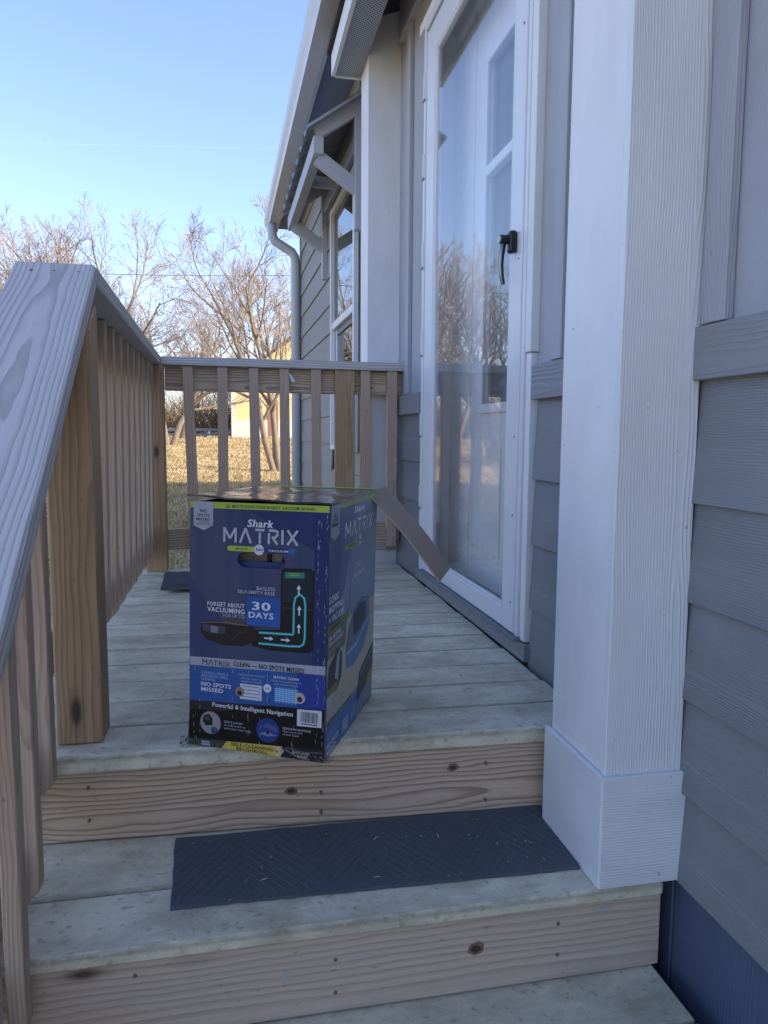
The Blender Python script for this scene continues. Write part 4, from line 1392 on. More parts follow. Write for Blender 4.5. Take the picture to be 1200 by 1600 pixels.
poly(f_, [(0.70, 0.263), (0.835, 0.260), (0.838, 0.282), (0.70, 0.286)], (58, 128, 120), 2.4, fp, 'printed_picture')
poly(f_, [(0.73, 0.266), (0.80, 0.264), (0.80, 0.276), (0.73, 0.277)], (128, 158, 84), 2.6, fp, 'printed_picture')
poly(f_, [(0.845, 0.250), (0.90, 0.249), (0.90, 0.270), (0.845, 0.270)], (30, 34, 44), 2.6, fp, 'printed_picture')
rect(f_, 0.69, 0.40, 0.90, 0.405, (52, 58, 78), 2.4, fp, 'printed_picture')
tubeO = [(0.52, 0.551), (0.74, 0.551), (0.815, 0.548), (0.840, 0.538), (0.848, 0.515), (0.848, 0.385), (0.838, 0.358), (0.808, 0.345), (0.778, 0.358), (0.768, 0.385), (0.768, 0.498), (0.765, 0.504), (0.52, 0.508)]
poly(f_, tubeO, (12, 30, 34), 2.4, fp, 'printed_picture')
stroke(f_, tubeO, 0.0030, (96, 208, 214), 2.9, fp)
stroke(f_, tubeO, 0.0065, (34, 90, 104), 2.7, fp)
for (x, y, dx, dy) in ((0.80, 0.325, 0, -1), (0.806, 0.405, 0, -1), (0.806, 0.475, 0, -1), (0.60, 0.528, 1, 0), (0.72, 0.528, 1, 0)):
    if dy: 
        poly(f_, [(x - .016, y), (x, y - .016), (x + .016, y)], WHT, 3.4, fp, 'printed_arrow'); rect(f_, x - .005, y, x + .005, y + .022, WHT, 3.4, fp, 'printed_arrow')
    else:
        poly(f_, [(x, y - .009), (x + .027, y), (x, y + .009)], WHT, 3.4, fp, 'printed_arrow'); rect(f_, x - .04, y - .003, x, y + .003, WHT, 3.4, fp, 'printed_arrow')
# robot beside the dock
poly(f_, [(0.09, 0.485), (0.16, 0.478), (0.34, 0.476), (0.46, 0.483), (0.50, 0.50), (0.50, 0.545), (0.40, 0.570), (0.26, 0.572), (0.13, 0.555), (0.085, 0.53)], (30, 27, 34), 2.0, fp, 'printed_picture')
poly(f_, [(0.095, 0.492), (0.20, 0.497), (0.27, 0.497), (0.27, 0.525), (0.17, 0.53), (0.10, 0.52)], (68, 68, 84), 2.3, fp, 'printed_picture')
poly(f_, [(0.16, 0.497), (0.215, 0.499), (0.215, 0.526), (0.16, 0.524)], (124, 126, 142), 2.5, fp, 'printed_picture')
poly(f_, [(0.255, 0.468), (0.39, 0.468), (0.415, 0.478), (0.40, 0.487), (0.26, 0.485)], (84, 72, 70), 2.3, fp, 'printed_picture')
stroke(f_, [(0.09, 0.488), (0.25, 0.480), (0.44, 0.485)], 0.0016, (120, 118, 124), 2.6, fp)
stroke(f_, [(0.30, 0.56), (0.36, 0.525), (0.44, 0.505)], 0.0009, (74, 70, 78), 2.6, fp)
# silver band
poly(f_, [(0.002, 0.632), (0.996, 0.617), (0.996, 0.651), (0.002, 0.667)], (166, 168, 184), 1.4, fp, 'printed_band')


def letters_small(u0, u1, vb, vt, col, wm, parent): letters(f_, u0, u1, vb, vt, col, wm, parent)


text(f_, 'CLEAN — NO SPOTS MISSED', 0.335, 0.850, 0.653, 0.634, (24, 26, 40), 0.03, k=3, parent=fp)
text(f_, 'MΛTRIX', 0.10, 0.315, 0.660, 0.638, (24, 26, 40), 0.0, k=3, parent=fp)
# blue band
poly(f_, [(0.002, 0.668), (0.996, 0.652), (0.996, 0.788), (0.002, 0.814)], (44, 88, 156), 1.2, fp, 'printed_band')
poly(f_, [(0.80, 0.655), (0.996, 0.652), (0.996, 0.788), (0.80, 0.793)], (36, 62, 146), 1.5, fp, 'printed_band')
for s, a, b, v, h_, bd in (('CLEANS USING A', 0.095, 0.300, 0.697, 0.011, 0.0), ('PRECISION GRID,', 0.095, 0.295, 0.711, 0.011, 0.0), ('LEAVING', 0.095, 0.200, 0.725, 0.011, 0.0), ('NO SPOTS', 0.095, 0.318, 0.7475, 0.016, 0.04), ('MISSED', 0.095, 0.260, 0.769, 0.016, 0.04)):
    text(f_, s, a, b, v, v - h_, WHT if bd else (170, 190, 226), bd, k=3, parent=fp)
text(f_, 'SINGLE-ROW ROBOTS', 0.372, 0.567, 0.688, 0.680, (160, 182, 222), 0.0, k=3, parent=fp)
text(f_, 'Move in a single row,', 0.395, 0.548, 0.701, 0.694, (190, 204, 232), 0.0, k=3, parent=fp)
text(f_, 'leaving debris behind.', 0.395, 0.548, 0.713, 0.706, (190, 204, 232), 0.0, k=3, parent=fp)
text(f_, 'MATRIX CLEAN', 0.633, 0.812, 0.684, 0.674, WHT, 0.02, k=3, parent=fp)
text(f_, 'Cleans in a precision matrix', 0.615, 0.83, 0.697, 0.690, (190, 204, 232), 0.0, k=3, parent=fp)
text(f_, 'grid—no spots missed.', 0.635, 0.81, 0.709, 0.702, (190, 204, 232), 0.0, k=3, parent=fp)
rect(f_, 0.387, 0.721, 0.547, 0.783, (206, 210, 222), 2.2, fp, 'printed_picture')
for q in range(4):
    stroke(f_, [(0.40, 0.730 + q * 0.014), (0.53, 0.730 + q * 0.014), (0.54, 0.737 + q * 0.014)], 0.0011, (60, 76, 110), 2.8, fp)
disc(f_, 0.385, 0.755, 0.0100, (150, 128, 116), 3.0, fp)
disc(f_, 0.385, 0.760, 0.0050, (40, 36, 40), 3.4, fp)
rect(f_, 0.5865, 0.673, 0.5895, 0.783, (140, 164, 214), 2.2, fp, 'printed_line')
disc(f_, 0.588, 0.728, 0.0085, WHT, 2.6, fp)
text(f_, 'VS', 0.572, 0.604, 0.732, 0.7245, (40, 60, 120), 0.03, k=4, parent=fp)
rect(f_, 0.645, 0.722, 0.800, 0.776, (92, 152, 214), 2.0, fp, 'printed_picture')
for q in range(7):
    stroke(f_, [(0.638, 0.725 + q * 0.008), (0.812, 0.725 + q * 0.008)], 0.0013, (150, 198, 234), 2.4, fp)
    stroke(f_, [(0.655 + q * 0.023, 0.716), (0.655 + q * 0.023, 0.782)], 0.0013, (150, 198, 234), 2.7, fp)
disc(f_, 0.822, 0.752, 0.0110, (186, 176, 176), 3.2, fp)
disc(f_, 0.822, 0.757, 0.0055, (50, 44, 50), 3.6, fp)
# black band
poly(f_, [(0.0, 0.814), (0.996, 0.788), (0.996, 0.950), (0.0, 0.974)], BLK, 1.2, fp, 'printed_band')
poly(f_, [(0.0, 0.8145), (0.60, 0.798), (0.25, 0.845), (0.0, 0.852)], (40, 40, 48), 1.5, fp, 'printed_band')
text(f_, 'Powerful & Intelligent Navigation', 0.18, 0.775, 0.829, 0.811, WHT, 0.025, k=3, parent=fp)
disc(f_, 0.165, 0.898, 0.0232, (150, 146, 148), 2.0, fp)
poly(f_, [(0.11, 0.872), (0.15, 0.862), (0.18, 0.880), (0.18, 0.908), (0.13, 0.912), (0.105, 0.895)], (28, 26, 30), 2.4, fp, 'printed_picture')
poly(f_, [(0.12, 0.877), (0.15, 0.872), (0.16, 0.885), (0.13, 0.892)], (84, 80, 74), 2.7, fp, 'printed_picture')
disc(f_, 0.195, 0.928, 0.0075, (44, 76, 112), 2.6, fp)
disc(f_, 0.595, 0.898, 0.0250, (34, 62, 128), 2.0, fp)
poly(f_, [(0.54, 0.885), (0.60, 0.868), (0.665, 0.885), (0.66, 0.905), (0.60, 0.89)], (70, 92, 140), 2.4, fp, 'printed_picture')
poly(f_, [(0.53, 0.915), (0.595, 0.902), (0.665, 0.916), (0.60, 0.922)], (110, 134, 170), 2.6, fp, 'printed_picture')
disc(f_, 0.597, 0.908, 0.0032, (14, 16, 24), 3.0, fp)
for s, a, b, v, bd in (('DETECT & AVOID*', 0.270, 0.412, 0.890, 0.02), ('No need to pick up', 0.270, 0.430, 0.903, 0.0), ('before your robot cleans', 0.270, 0.472, 0.916, 0.0)):
    text(f_, s, a, b, v, v - 0.0078, SIL, bd, k=3, parent=fp)
for s, a, b, v, bd in (('PRECISION MAPPING', 0.705, 0.905, 0.884, 0.02), ('Maps every inch', 0.705, 0.845, 0.896, 0.0), ('of your home', 0.705, 0.820, 0.908, 0.0)):
    text(f_, s, a, b, v, v - 0.0078, SIL, bd, k=3, parent=fp)
# bar code
poly(f_, [(0.805, 0.797), (0.978, 0.793), (0.978, 0.860), (0.805, 0.864)], (206, 208, 220), 2.2, fp, 'printed_label')
rb_ = random.Random(4)
x = 0.83
while x < 0.955:
    ww_ = rb_.choice((0.0025, 0.004, 0.007))
    rect(f_, x, 0.804, x + ww_, 0.846, (40, 44, 58), 3, fp, 'printed_bar')
    x += ww_ + rb_.choice((0.003, 0.005))
rect(f_, 0.835, 0.850, 0.95, 0.855, (90, 94, 110), 3, fp, 'printed_bar')
# bottom strip
poly(f_, [(-0.004, 0.972), (0.998, 0.948), (0.998, 0.999), (-0.004, 0.999)], (64, 62, 60), 1.3, fp, 'printed_band')
for q in range(26):
    a = 0.01 + q * 0.0105
    stroke(f_, [(a, 0.976), (a + rb_.uniform(-0.01, 0.012), 0.997)], 0.0011, (118, 116, 112) if q % 2 else (32, 30, 30), 1.8, fp)
poly(f_, [(0.290, 0.9665), (0.700, 0.9560), (0.690, 0.9985), (0.250, 0.9985)], (206, 186, 84), 2, fp, 'printed_band')
text(f_, 'SELF-CLEANING', 0.325, 0.635, 0.9805, 0.967, (34, 32, 30), 0.03, k=3, parent=fp)
text(f_, 'BRUSHROLL', 0.365, 0.600, 0.9965, 0.9835, (34, 32, 30), 0.03, k=3, parent=fp)
disc(f_, 0.672, 0.977, 0.0095, (208, 184, 150), 2.6, fp)
disc(f_, 0.650, 0.974, 0.0045, (186, 158, 122), 2.9, fp); disc(f_, 0.700, 0.973, 0.0045, (186, 158, 122), 2.9, fp)
disc(f_, 0.668, 0.979, 0.0018, (30, 26, 26), 3.2, fp)
poly(f_, [(0.700, 0.9555), (0.996, 0.9485), (0.996, 0.998), (0.705, 0.9985)], (36, 38, 46), 2.0, fp, 'printed_picture')
stroke(f_, [(0.72, 0.965), (0.82, 0.990), (0.90, 0.994)], 0.0025, (120, 120, 128), 2.4, fp)
stroke(f_, [(0.73, 0.958), (0.86, 0.966), (0.99, 0.960)], 0.0018, (90, 92, 98), 2.5, fp)
text(f_, 'ANTI-HAIR', 0.775, 0.90, 0.977, 0.967, (190, 186, 160), 0.02, k=3, parent=fp)
text(f_, 'WRAP', 0.81, 0.885, 0.990, 0.980, (190, 186, 160), 0.02, k=3, parent=fp)
text(f_, 'HAIR', 0.10, 0.16, 0.985, 0.976, WHT, 0.02, k=3, parent=fp)
text(f_, 'WRAP', 0.095, 0.165, 0.996, 0.987, WHT, 0.02, k=3, parent=fp)
# scuffs where the print has cracked along the edges
V, F = [], []
rs = random.Random(31)
for q in range(150):
    if q < 70: u = 0.93 + rs.choice((0.0, 0.015, 0.055)) + rs.gauss(0, 0.004)
    elif q < 95: u = 0.992 + rs.gauss(0, 0.004)
    else: u = rs.choice((0.045, 0.09, 0.2, 0.33, 0.45, 0.54, 0.78)) + rs.gauss(0, 0.006)
    v = rs.uniform(0.03, 0.97) if q < 95 else rs.uniform(0.66, 0.97)
    L = rs.uniform(0.003, 0.020)
    b0 = len(V)
    wv_ = rs.uniform(0.0008, 0.0024)
    for (a, b) in ((u - wv_, v), (u, v - L / 2), (u + wv_, v), (u + wv_ * .3, v + L)):
        V.append(tuple(f_(min(a, 0.999), min(b, .995), 4.2)))
    F.append((b0, b0 + 3, b0 + 2, b0 + 1))
sc = mesh_obj('scuff_marks', V, F, plain('scuffed paper fibre', srgb(168, 170, 186), 0.8), fp)
sc['kind'] = 'stuff'

# right side print
g_ = lay_side
rect(g_, 0.012, 0.003, 0.999, 0.026, (150, 166, 74), 1, rp, 'printed_band')
rect(g_, 0.012, 0.026, 0.22, 0.47, (56, 70, 114), 0.8, rp)
poly(g_, [(0.22, 0.026), (0.55, 0.026), (0.30, 0.36), (0.22, 0.42)], (78, 92, 130), 0.9, rp)
poly(g_, [(0.015, 0.003), (0.175, 0.003), (0.175, 0.122), (0.094, 0.143), (0.015, 0.120)], (138, 142, 154), 2, rp, 'printed_tag')
for s, v, a, b in (('NO', 0.052, 0.07, 0.12), ('SPOTS', 0.070, 0.045, 0.145), ('MISSED', 0.088, 0.040, 0.15)):
    text(g_, s, a, b, v, v - 0.013, (44, 48, 60), 0.03, k=3, parent=rp)
text(g_, 'Shark', 0.45, 0.68, 0.064, 0.036, WHT, 0.045, 0.18, 3, rp, 'logo')
letters(g_, 0.27, 0.885, 0.155, 0.093, (216, 218, 226), 0.0056, rp)
rect(g_, 0.30, 0.184, 0.56, 0.205, (140, 156, 66), 1.4, rp, 'printed_band')
text(g_, 'M O P', 0.36, 0.48, 0.199, 0.190, (50, 60, 36), 0.03, k=3, parent=rp)
disc(g_, 0.60, 0.190, 0.0125, (196, 200, 210), 2, rp)
text(g_, '2in1', 0.57, 0.63, 0.196, 0.184, (40, 50, 70), 0.02, k=3, parent=rp)
text(g_, 'VACUUM', 0.67, 0.85, 0.199, 0.191, (130, 138, 150), 0.01, k=3, parent=rp)
rect(g_, 0.42, 0.235, 0.86, 0.50, (120, 132, 152), 1.2, rp, 'printed_picture')
text(g_, 'BAGLESS', 0.50, 0.64, 0.290, 0.280, (206, 212, 222), 0.015, k=3, parent=rp)
text(g_, 'SELF-EMPTY', 0.50, 0.66, 0.304, 0.294, (206, 212, 222), 0.015, k=3, parent=rp)
text(g_, '30 DAYS', 0.47, 0.70, 0.343, 0.325, (222, 226, 232), 0.02, k=3, parent=rp)
for s, a, b, v in (('SONIC', 0.02, 0.19, 0.382), ('MOPPING', 0.02, 0.27, 0.420), ('+ VACUUM', 0.02, 0.285, 0.458)):
    text(g_, s, a, b, v, v - 0.028, WHT, 0.035, k=3, parent=rp)
poly(g_, [(0.012, 0.47), (0.40, 0.47), (0.999, 0.50), (0.999, 0.80), (0.58, 0.865), (0.012, 0.845)], (182, 172, 154), 1.0, rp, 'printed_picture')
rect(g_, 0.012, 0.470, 0.40, 0.497, (104, 124, 44), 1.6, rp, 'printed_band')
text(g_, 'DEEP CLEAN', 0.05, 0.24, 0.489, 0.479, (40, 52, 24), 0.02, k=3, parent=rp)
poly(g_, [(0.012, 0.497), (0.36, 0.497), (0.34, 0.60), (0.012, 0.60)], (110, 104, 96), 1.5, rp, 'printed_picture')
text(g_, '50% BETTER', 0.02, 0.24, 0.528, 0.512, WHT, 0.03, k=3, parent=rp)
text(g_, 'STAIN CLEANING*', 0.02, 0.29, 0.550, 0.535, WHT, 0.03, k=3, parent=rp)
text(g_, 'on hard floors', 0.05, 0.27, 0.575, 0.566, (190, 190, 188), 0.0, k=3, parent=rp)
poly(g_, [(0.015, 0.72), (0.04, 0.63), (0.20, 0.585), (0.28, 0.62), (0.28, 0.72), (0.20, 0.755), (0.04, 0.76)], (40, 46, 54), 1.9, rp, 'printed_picture')
poly(g_, [(0.15, 0.70), (0.19, 0.61), (0.24, 0.60), (0.21, 0.72)], (150, 164, 176), 2.2, rp, 'printed_picture')
rect(g_, 0.015, 0.722, 0.20, 0.750, (126, 122, 48), 2.2, rp, 'printed_picture')
poly(g_, [(0.012, 0.745), (0.15, 0.750), (0.10, 0.79), (0.012, 0.80)], (170, 178, 184), 2.0, rp, 'printed_picture')
# blue robot picture
ell = lambda cu, cv, ru, rv, a0=0, a1=2 * math.pi, n=26: [(cu + ru * math.cos(a0 + (a1 - a0) * i / n), cv + rv * math.sin(a0 + (a1 - a0) * i / n)) for i in range(n + 1)]
poly(g_, [(0.36, 0.62), (0.40, 0.55), (0.50, 0.49), (0.68, 0.455), (0.84, 0.48), (0.87, 0.55), (0.86, 0.63), (0.74, 0.70), (0.52, 0.735), (0.37, 0.71)], (104, 116, 134), 1.6, rp, 'printed_picture')
poly(g_, [(0.50, 0.60), (0.50, 0.51), (0.64, 0.475), (0.78, 0.49), (0.78, 0.57), (0.62, 0.60)], (38, 44, 56), 2.0, rp, 'printed_picture')
poly(g_, [(0.37, 0.64), (0.58, 0.635), (0.87, 0.56), (0.87, 0.62), (0.74, 0.685), (0.52, 0.72), (0.38, 0.70)], (76, 124, 180), 2.2, rp, 'printed_picture')
poly(g_, [(0.38, 0.645), (0.58, 0.64), (0.87, 0.565), (0.87, 0.578), (0.58, 0.655), (0.38, 0.66)], (142, 176, 206), 2.5, rp, 'printed_picture')
stroke(g_, [(0.37, 0.63), (0.42, 0.545), (0.52, 0.49), (0.68, 0.458), (0.83, 0.482)], 0.0022, (34, 38, 48), 2.6, rp)
poly(g_, [(0.66, 0.80), (0.999, 0.72), (0.999, 0.87), (0.62, 0.93)], (46, 48, 54), 1.5, rp, 'printed_picture')
stroke(g_, [(0.70, 0.82), (0.97, 0.755)], 0.003, (140, 142, 146), 2.1, rp)
poly(g_, [(0.84, 0.875), (0.995, 0.845), (0.995, 0.885), (0.84, 0.915)], (150, 138, 52), 2.1, rp, 'printed_band')
poly(g_, [(0.012, 0.850), (0.60, 0.856), (0.60, 0.875), (0.012, 0.878)], (138, 138, 140), 1.6, rp, 'printed_band')
text(g_, 'MΛTRIX CLEAN', 0.03, 0.5, 0.872, 0.857, (40, 44, 60), 0.01, k=3, parent=rp)
poly(g_, [(0.012, 0.878), (0.62, 0.875), (0.62, 0.999), (0.012, 0.999)], (58, 106, 176), 1.4, rp, 'printed_band')
text(g_, 'NO SPOTS', 0.03, 0.24, 0.960, 0.938, WHT, 0.03, k=3, parent=rp)
text(g_, 'MISSED', 0.03, 0.19, 0.988, 0.967, WHT, 0.03, k=3, parent=rp)
text(g_, 'CLEANS USING A', 0.03, 0.24, 0.908, 0.897, (160, 184, 216), 0.0, k=3, parent=rp)
text(g_, 'PRECISION GRID', 0.03, 0.24, 0.925, 0.914, (160, 184, 216), 0.0, k=3, parent=rp)
rect(g_, 0.32, 0.925, 0.44, 0.985, (150, 160, 176), 2, rp, 'printed_picture')
rect(g_, 0.49, 0.92, 0.60, 0.98, (98, 134, 184), 2, rp, 'printed_picture')
text(g_, 'SINGLE-ROW', 0.31, 0.44, 0.905, 0.897, (160, 184, 216), 0.0, k=3, parent=rp)
V, F = [], []
for q in range(110):
    u = 0.008 + abs(rs.gauss(0, 0.008)) if q < 70 else rs.uniform(0.02, 0.98)
    v = rs.uniform(0.02, 0.98)
    L = rs.uniform(0.003, 0.02)
    wv_ = rs.uniform(0.001, 0.003)
    b0 = len(V)
    for (a, b) in ((u - wv_, v), (u, v - L / 2), (u + wv_, v), (u, v + L)): V.append(tuple(g_(max(.003, a), min(b, .995), 4.2)))
    F.append((b0, b0 + 1, b0 + 2, b0 + 3))
sc2 = mesh_obj('scuff_marks', V, F, sc.data.materials[0], rp)
sc2['kind'] = 'stuff'
# crushed bottom corners: torn ply and crumpled paper
crumple = plain('crumpled grey board fibre', srgb(128, 122, 114), 0.9, 0.1, nz=0.3, scale=120)
for (cu_, cd_, sx_) in ((1.0, 0.0, 1), (0.0, 0.0, -1)):
    V, F = [], []
    for q in range(42):
        c = P3(cu_ + rs.gauss(0, 0.022), cd_ + rs.gauss(0, 0.012), 0.988 + abs(rs.gauss(0, 0.009)) * -1) + NF * abs(rs.gauss(0.002, 0.003)) + Vector((0.004 * sx_ * abs(rs.gauss(0, 1)), 0, 0))
        c.z = max(c.z, 0.003)
        b0 = len(V)
        sz = rs.uniform(0.002, 0.008)
        a1, a2 = Vector((rs.gauss(0, 1), rs.gauss(0, 1), rs.gauss(0, .6))).normalized() * sz, Vector((rs.gauss(0, 1), rs.gauss(0, 1), rs.gauss(0, .6))).normalized() * sz
        V += [tuple(c), tuple(c + a1), tuple(c + a1 * .7 + a2), tuple(c + a2 * .8)]
        F.append((b0, b0 + 1, b0 + 2, b0 + 3))
    V = [(a, b, max(c, 0.002)) for a, b, c in V]
    o = mesh_obj('crushed_corner', V, F, crumple, carton)

# bits of dry grass and grit on the mat, treads and deck
rd_ = random.Random(12)
V, F = [], []
for q in range(170):
    kind = rd_.random()
    if kind < 0.40: x, y, z = rd_.uniform(-0.11, 0.62), rd_.uniform(1.22, 1.45), -0.1785
    elif kind < 0.65: x, y, z = rd_.uniform(-0.33, 0.62), rd_.uniform(1.155, 1.21), -0.1862
    elif kind < 0.75: x, y, z = rd_.uniform(-0.3, 0.74), rd_.uniform(1.04, 1.15), -0.3602
    else: x, y, z = rd_.uniform(-0.3, 0.74), rd_.uniform(1.48, 3.3), 0.0018
    L = rd_.uniform(0.0012, 0.0035) if rd_.random() < 0.9 else rd_.uniform(0.006, 0.013)
    a = rd_.uniform(0, 6.28)
    c_, s_ = math.cos(a) * L, math.sin(a) * L
    wv_ = rd_.uniform(0.0005, 0.0011)
    px_, py_ = -math.sin(a) * wv_, math.cos(a) * wv_
    b0 = len(V)
    V += [(x - c_, y - s_, z), (x + px_, y + py_, z + 0.002), (x + c_, y + s_, z + 0.0005), (x - px_, y - py_, z + 0.001)]
    F += [(b0, b0 + 1, b0 + 2), (b0, b0 + 2, b0 + 3)]
tag(mesh_obj('debris', V, F, plain('dry plant bits', srgb(206, 198, 180), 0.9, 0.1, nz=0.2, scale=200)), 'scattered dry grass bits and grit on the mat, treads and deck', 'debris', kind='stuff')

# ------------------------------------------------------------------ trees
def branchy(seed, base, height, trunk_r, lean=(0, 0), forks=2, levels=4, kids=(7, 6, 6, 4), spread=0.75, up=0.35, first=0.25, limb=0.62):
    r = random.Random(seed)
    TV, TF, BV, BF = [], [], [], []

    def add(pts, rad, sides, thick):
        VV, FF = (TV, TF) if thick else (BV, BF)
        v, f = tube_geo(pts, rad, sides, False)
        o = len(VV)
        VV.extend(v)
        FF.extend([tuple(i + o for i in q) for q in f])

    def grow(p, d, L, rad, lev):
        nseg = 5 if lev < 2 else (4 if lev < 3 else 3)
        pts, rd = [p.copy()], [rad]
        cur = p.copy()
        dd = d.copy()
        dirs = [dd.copy()]
        for i in range(nseg):
            dd = (dd + Vector((r.gauss(0, .10), r.gauss(0, .10), r.gauss(0, .07) + up * (0.12 if lev else 0.02)))).normalized()
            cur = cur + dd * (L / nseg)
            pts.append(cur.copy())
            rd.append(max(0.005, rad * (1 - 0.72 * (i + 1) / nseg)))
            dirs.append(dd.copy())
        add(pts, rd, 8 if lev == 0 else (5 if lev == 1 else 3), lev <= 1)
        if lev >= levels: return
        nk = kids[min(lev, len(kids) - 1)]
        for q in range(nk):
            t_ = first + (1 - first) * (q + r.random()) / nk if lev == 0 else 0.22 + 0.78 * (q + r.random()) / nk
            t_ = min(t_, 0.999)
            i = int(t_ * nseg)
            fr = t_ * nseg - i
            bp = pts[i].lerp(pts[i + 1], fr)
            ax = dirs[i + 1]
            perp = Vector((r.gauss(0, 1), r.gauss(0, 1), r.gauss(0, 0.6)))
            perp = (perp - ax * perp.dot(ax)).normalized()
            a = r.uniform(0.5, 1.0) * spread
            nd = (ax * math.cos(a) + perp * math.sin(a)).normalized()
            grow(bp, nd, L * limb * r.uniform(0.7, 1.1) * (1.1 - 0.45 * t_), max(0.0055, rd[i] * 0.6), lev + 1)

    b = Vector(base)
    for k in range(forks):
        a = 6.283 * k / max(1, forks) + r.uniform(-.5, .5)
        d = Vector((lean[0] + (0.22 * math.cos(a) if forks > 1 else 0), lean[1] + (0.15 * math.sin(a) if forks > 1 else 0), 1)).normalized()
        grow(b + Vector((0.10 * math.cos(a) if forks > 1 else 0, 0.08 * math.sin(a) if forks > 1 else 0, -0.15)), d, height * 0.62, trunk_r, 0)
    return TV, TF, BV, BF


def tree(label, base, height, tr, seed, mat_t=bark, mat_b=twig, **kw):
    base = (base[0], base[1], gz(base[0], base[1]))
    t_ = thing('bare_tree', label, 'tree', base, 'bare winter trees beyond the lawn')
    TV, TF, BV, BF = branchy(seed, base, height, tr, **kw)
    mesh_obj('trunk', TV, TF, mat_t, t_, smooth=True)
    o = mesh_obj('crown', BV, BF, mat_b, t_)
    return t_


K1 = (8, 7, 6, 5)
tree('nearest bare tree with several leaning trunks behind the rear railing', (1.32, 24.3), 9.6, 0.11, 11, bark, twig, lean=(-0.12, 0), forks=3, spread=0.85, up=0.5, kids=K1)
tree('tall bare tree rising left of the newel post', (-5.4, 27.0), 10.0, 0.17, 4, lean=(0.02, 0), forks=3, spread=0.85, kids=K1, up=0.5)
tree('bare tree at the far left edge over the sloping rail', (-9.0, 29.0), 10.6, 0.20, 7, forks=3, spread=0.85, kids=K1, up=0.5)
tree('slimmer bare tree between the left trees and the leaning one', (-3.0, 36.0), 9.6, 0.16, 15, forks=2, spread=0.95, kids=K1, up=0.45)
tree('pale straight-trunked tree by the low fence', (-2.8, 42.0), 8.5, 0.30, 23, forks=1, spread=1.0, kids=(10, 7, 5, 4), first=0.35)
tree('bare tree behind the yellow building', (3.2, 53.0), 13.5, 0.24, 29, forks=2, spread=0.85, kids=(7, 6, 5, 4))
for i, (x, y, h_, sd_, lab) in enumerate(((-15.0, 31, 10, 41, 'bare tree seen mirrored in the storm door, well left of the porch'), (-20.5, 38, 11, 43, 'tall bare tree beyond the left side of the lawn'),
                                          (-12.0, 44, 10.5, 47, 'far bare tree above the thicket on the left'), (-7.4, 46, 9.5, 53, 'far bare tree above the thicket behind the newel post'))):
    tree(lab, (x, y), h_, 0.2, sd_, forks=2, spread=0.9, kids=(8, 7, 5, 4), up=0.45)
# a cedar off to the left, seen in the door glass
cb = (-12.2, 33.0, gz(-12.2, 33.0))
ced = thing('cedar_tree', 'dark green cedar left of the lawn, mirrored in the storm door', 'tree', cb)
V, F = tube_geo([(cb[0], cb[1], cb[2] - .1), (cb[0], cb[1], cb[2] + 4.4)], [0.14, 0.02], 7)
mesh_obj('trunk', V, F, bark, ced)
rc = np.random.default_rng(3)
n = 9000
zz = rc.random(n) ** 0.8
rad = (1 - zz) * 1.5 * np.sqrt(rc.random(n)) * (0.75 + 0.25 * np.sin(zz * 40)) + 0.05
an = rc.random(n) * 6.283
cc = np.stack([cb[0] + rad * np.cos(an), cb[1] + rad * np.sin(an), cb[2] + 0.4 + zz * 4.4], 1)
d1 = rc.normal(0, 1, (n, 3)); d1 /= np.linalg.norm(d1, axis=1)[:, None]
d2 = rc.normal(0, 1, (n, 3)); d2 /= np.linalg.norm(d2, axis=1)[:, None]
tri = np.stack([cc, cc + d1 * 0.14, cc + d2 * 0.07], 1).reshape(-1, 3)
mesh_obj('crown', tri, [(3 * i, 3 * i + 1, 3 * i + 2) for i in range(n)], cedar_leaf, ced)

# thicket along the far side: one tangled mass
r = random.Random(77)
V, F = [], []
for q in range(7000):
    x = r.uniform(-34, 9)
    y = r.uniform(49, 60)
    z = gz(x, y)
    H0 = r.uniform(1.6, 5.6) * (0.95 + 0.18 * math.sin(x * 0.55 + 1) + 0.12 * math.sin(x * 1.7))
    d = Vector((r.gauss(0, .35), r.gauss(0, .3), 1)).normalized()
    p = Vector((x, y, z + r.uniform(0, 0.6)))
    rd = r.uniform(0.010, 0.026)
    pts = [p]
    for k in range(4):
        d = (d + Vector((r.gauss(0, .28), r.gauss(0, .25), r.gauss(0, .1)))).normalized()
        pts.append(pts[-1] + d * H0 / 4)
    v, f = tube_geo(pts, [rd, rd * .85, rd * .7, rd * .5, rd * .3], 3, False)
    o = len(V)
    V.extend(v); F.extend([tuple(i + o for i in qq) for qq in f])
tag(mesh_obj('thicket', V, F, twig_red), 'brown leafless thicket along the far edge of the lawn', 'thicket', kind='stuff')

# low pale fence in front of the thicket
fz = thing('low_fence', 'low pale fence at the far edge of the golden lawn', 'fence', (-6, 47, gz(-6, 47)))
zf = gz(-6, 47)
for k in range(14):
    x = -21 + k * 1.6
    bar('fence_post', (x - .06, 46.95, zf - .1), (x + .06, 47.05, zf + 0.55), iron_fence, fz, 'z', 0.005)
bar('fence_rail', (-21, 46.90, zf + 0.40), (0, 46.945, zf + 0.58), iron_fence, fz, 'x', 0.005)
bar('fence_rail', (-21, 46.90, zf + 0.12), (0, 46.945, zf + 0.24), iron_fence, fz, 'x', 0.005)

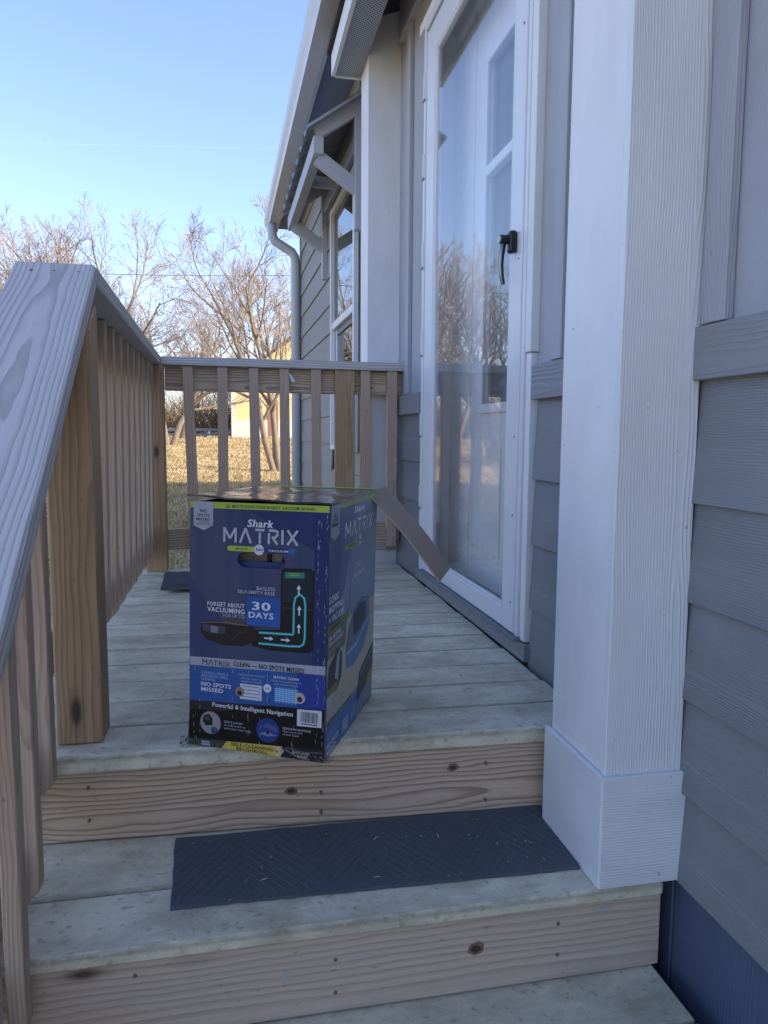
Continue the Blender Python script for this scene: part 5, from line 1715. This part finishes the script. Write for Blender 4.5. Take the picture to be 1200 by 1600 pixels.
# yellow building
yb0 = 45.0
zs = gz(1, 45) - 0.05
yh = thing('yellow_building', 'pale yellow building with white corner trim across the lawn', 'building', (3, 48, zs))
bar('corner_trim', (-0.20, yb0 - 0.06, zs), (0.06, yb0 + 0.2, zs + 3.3), shed_white, yh, 'z', 0.01)
pr = [(-0.1, yb0, zs + 1.1), (7.5, yb0, zs + 1.1), (7.5, yb0, zs + 3.4), (4.6, yb0, zs + 5.9), (3.2, yb0, zs + 5.75), (-0.1, yb0, zs + 3.25)]
prism('wall', pr, (0, 0, 0), (0, 6, 0), shed_yellow, yh)
bar('lower_wall', (0.07, yb0 - 0.04, zs), (7.5, yb0 + 6, zs + 1.098), shed_white, yh, 'x', 0.01)
for k in range(7):
    bar('siding_strip', (0.07 + k * 1.05, yb0 - 0.03, zs + 1.12), (0.12 + k * 1.05, yb0 - 0.001, zs + 3.2), shed_yellow, yh, 'z', 0)
prism('roof', [(-0.5, yb0, zs + 3.05), (-0.5, yb0, zs + 3.2), (3.9, yb0, zs + 6.5), (8.0, yb0, zs + 3.2), (8.0, yb0, zs + 3.05), (3.9, yb0, zs + 6.3)], (0, -0.35, 0), (0, 6.3, 0), shingle, yh)
bar('door', (1.95, yb0 - 0.06, zs + 0.15), (2.55, yb0 - 0.041, zs + 2.6), brick_brown, yh, 'z', 0)

# overhead line and contrails
pts = []
for i in range(41):
    t_ = -1.6 + 4.2 * i / 40
    p = Vector((-8.354, 30, 6.568)).lerp(Vector((2.602, 32, 7.32)), t_)
    pts.append((p.x, p.y, p.z - 0.25 + 0.25 * ((t_ - 0.5) / 0.5) ** 2 * 0.35 + 0.16))
V, F = tube_geo(pts, [0.014] * 41, 5)
tag(mesh_obj('overhead_cable', V, F, plain('dark cable', (0.06, 0.065, 0.075, 1), 0.6)), 'thin dark overhead cable strung across in front of the trees', 'cable')
trail = N('contrail ice')
trail.fin((0.85, 0.87, 0.9, 1), 1.0, None, 0.0)
mt = trail.n('BsdfTransparent'); mxs = trail.n('MixShader')
mxs.inputs[0].default_value = 0.16
trail.l(mt.outputs[0], mxs.inputs[1]); trail.l(trail.p.outputs[0], mxs.inputs[2]); trail.l(mxs.outputs[0], trail.out.inputs[0])
for (a, b, rad, lab) in (((-700, 1500, 506), (700, 1500, 583), 0.5, 'thin white contrail, the higher and longer of two'), ((-560, 1500, 401), (-240, 1500, 415), 0.45, 'short faint contrail low over the trees at left')):
    V, F = tube_geo([a, b], [rad, rad], 6)
    tag(mesh_obj('contrail', V, F, trail.m), lab, 'contrail')
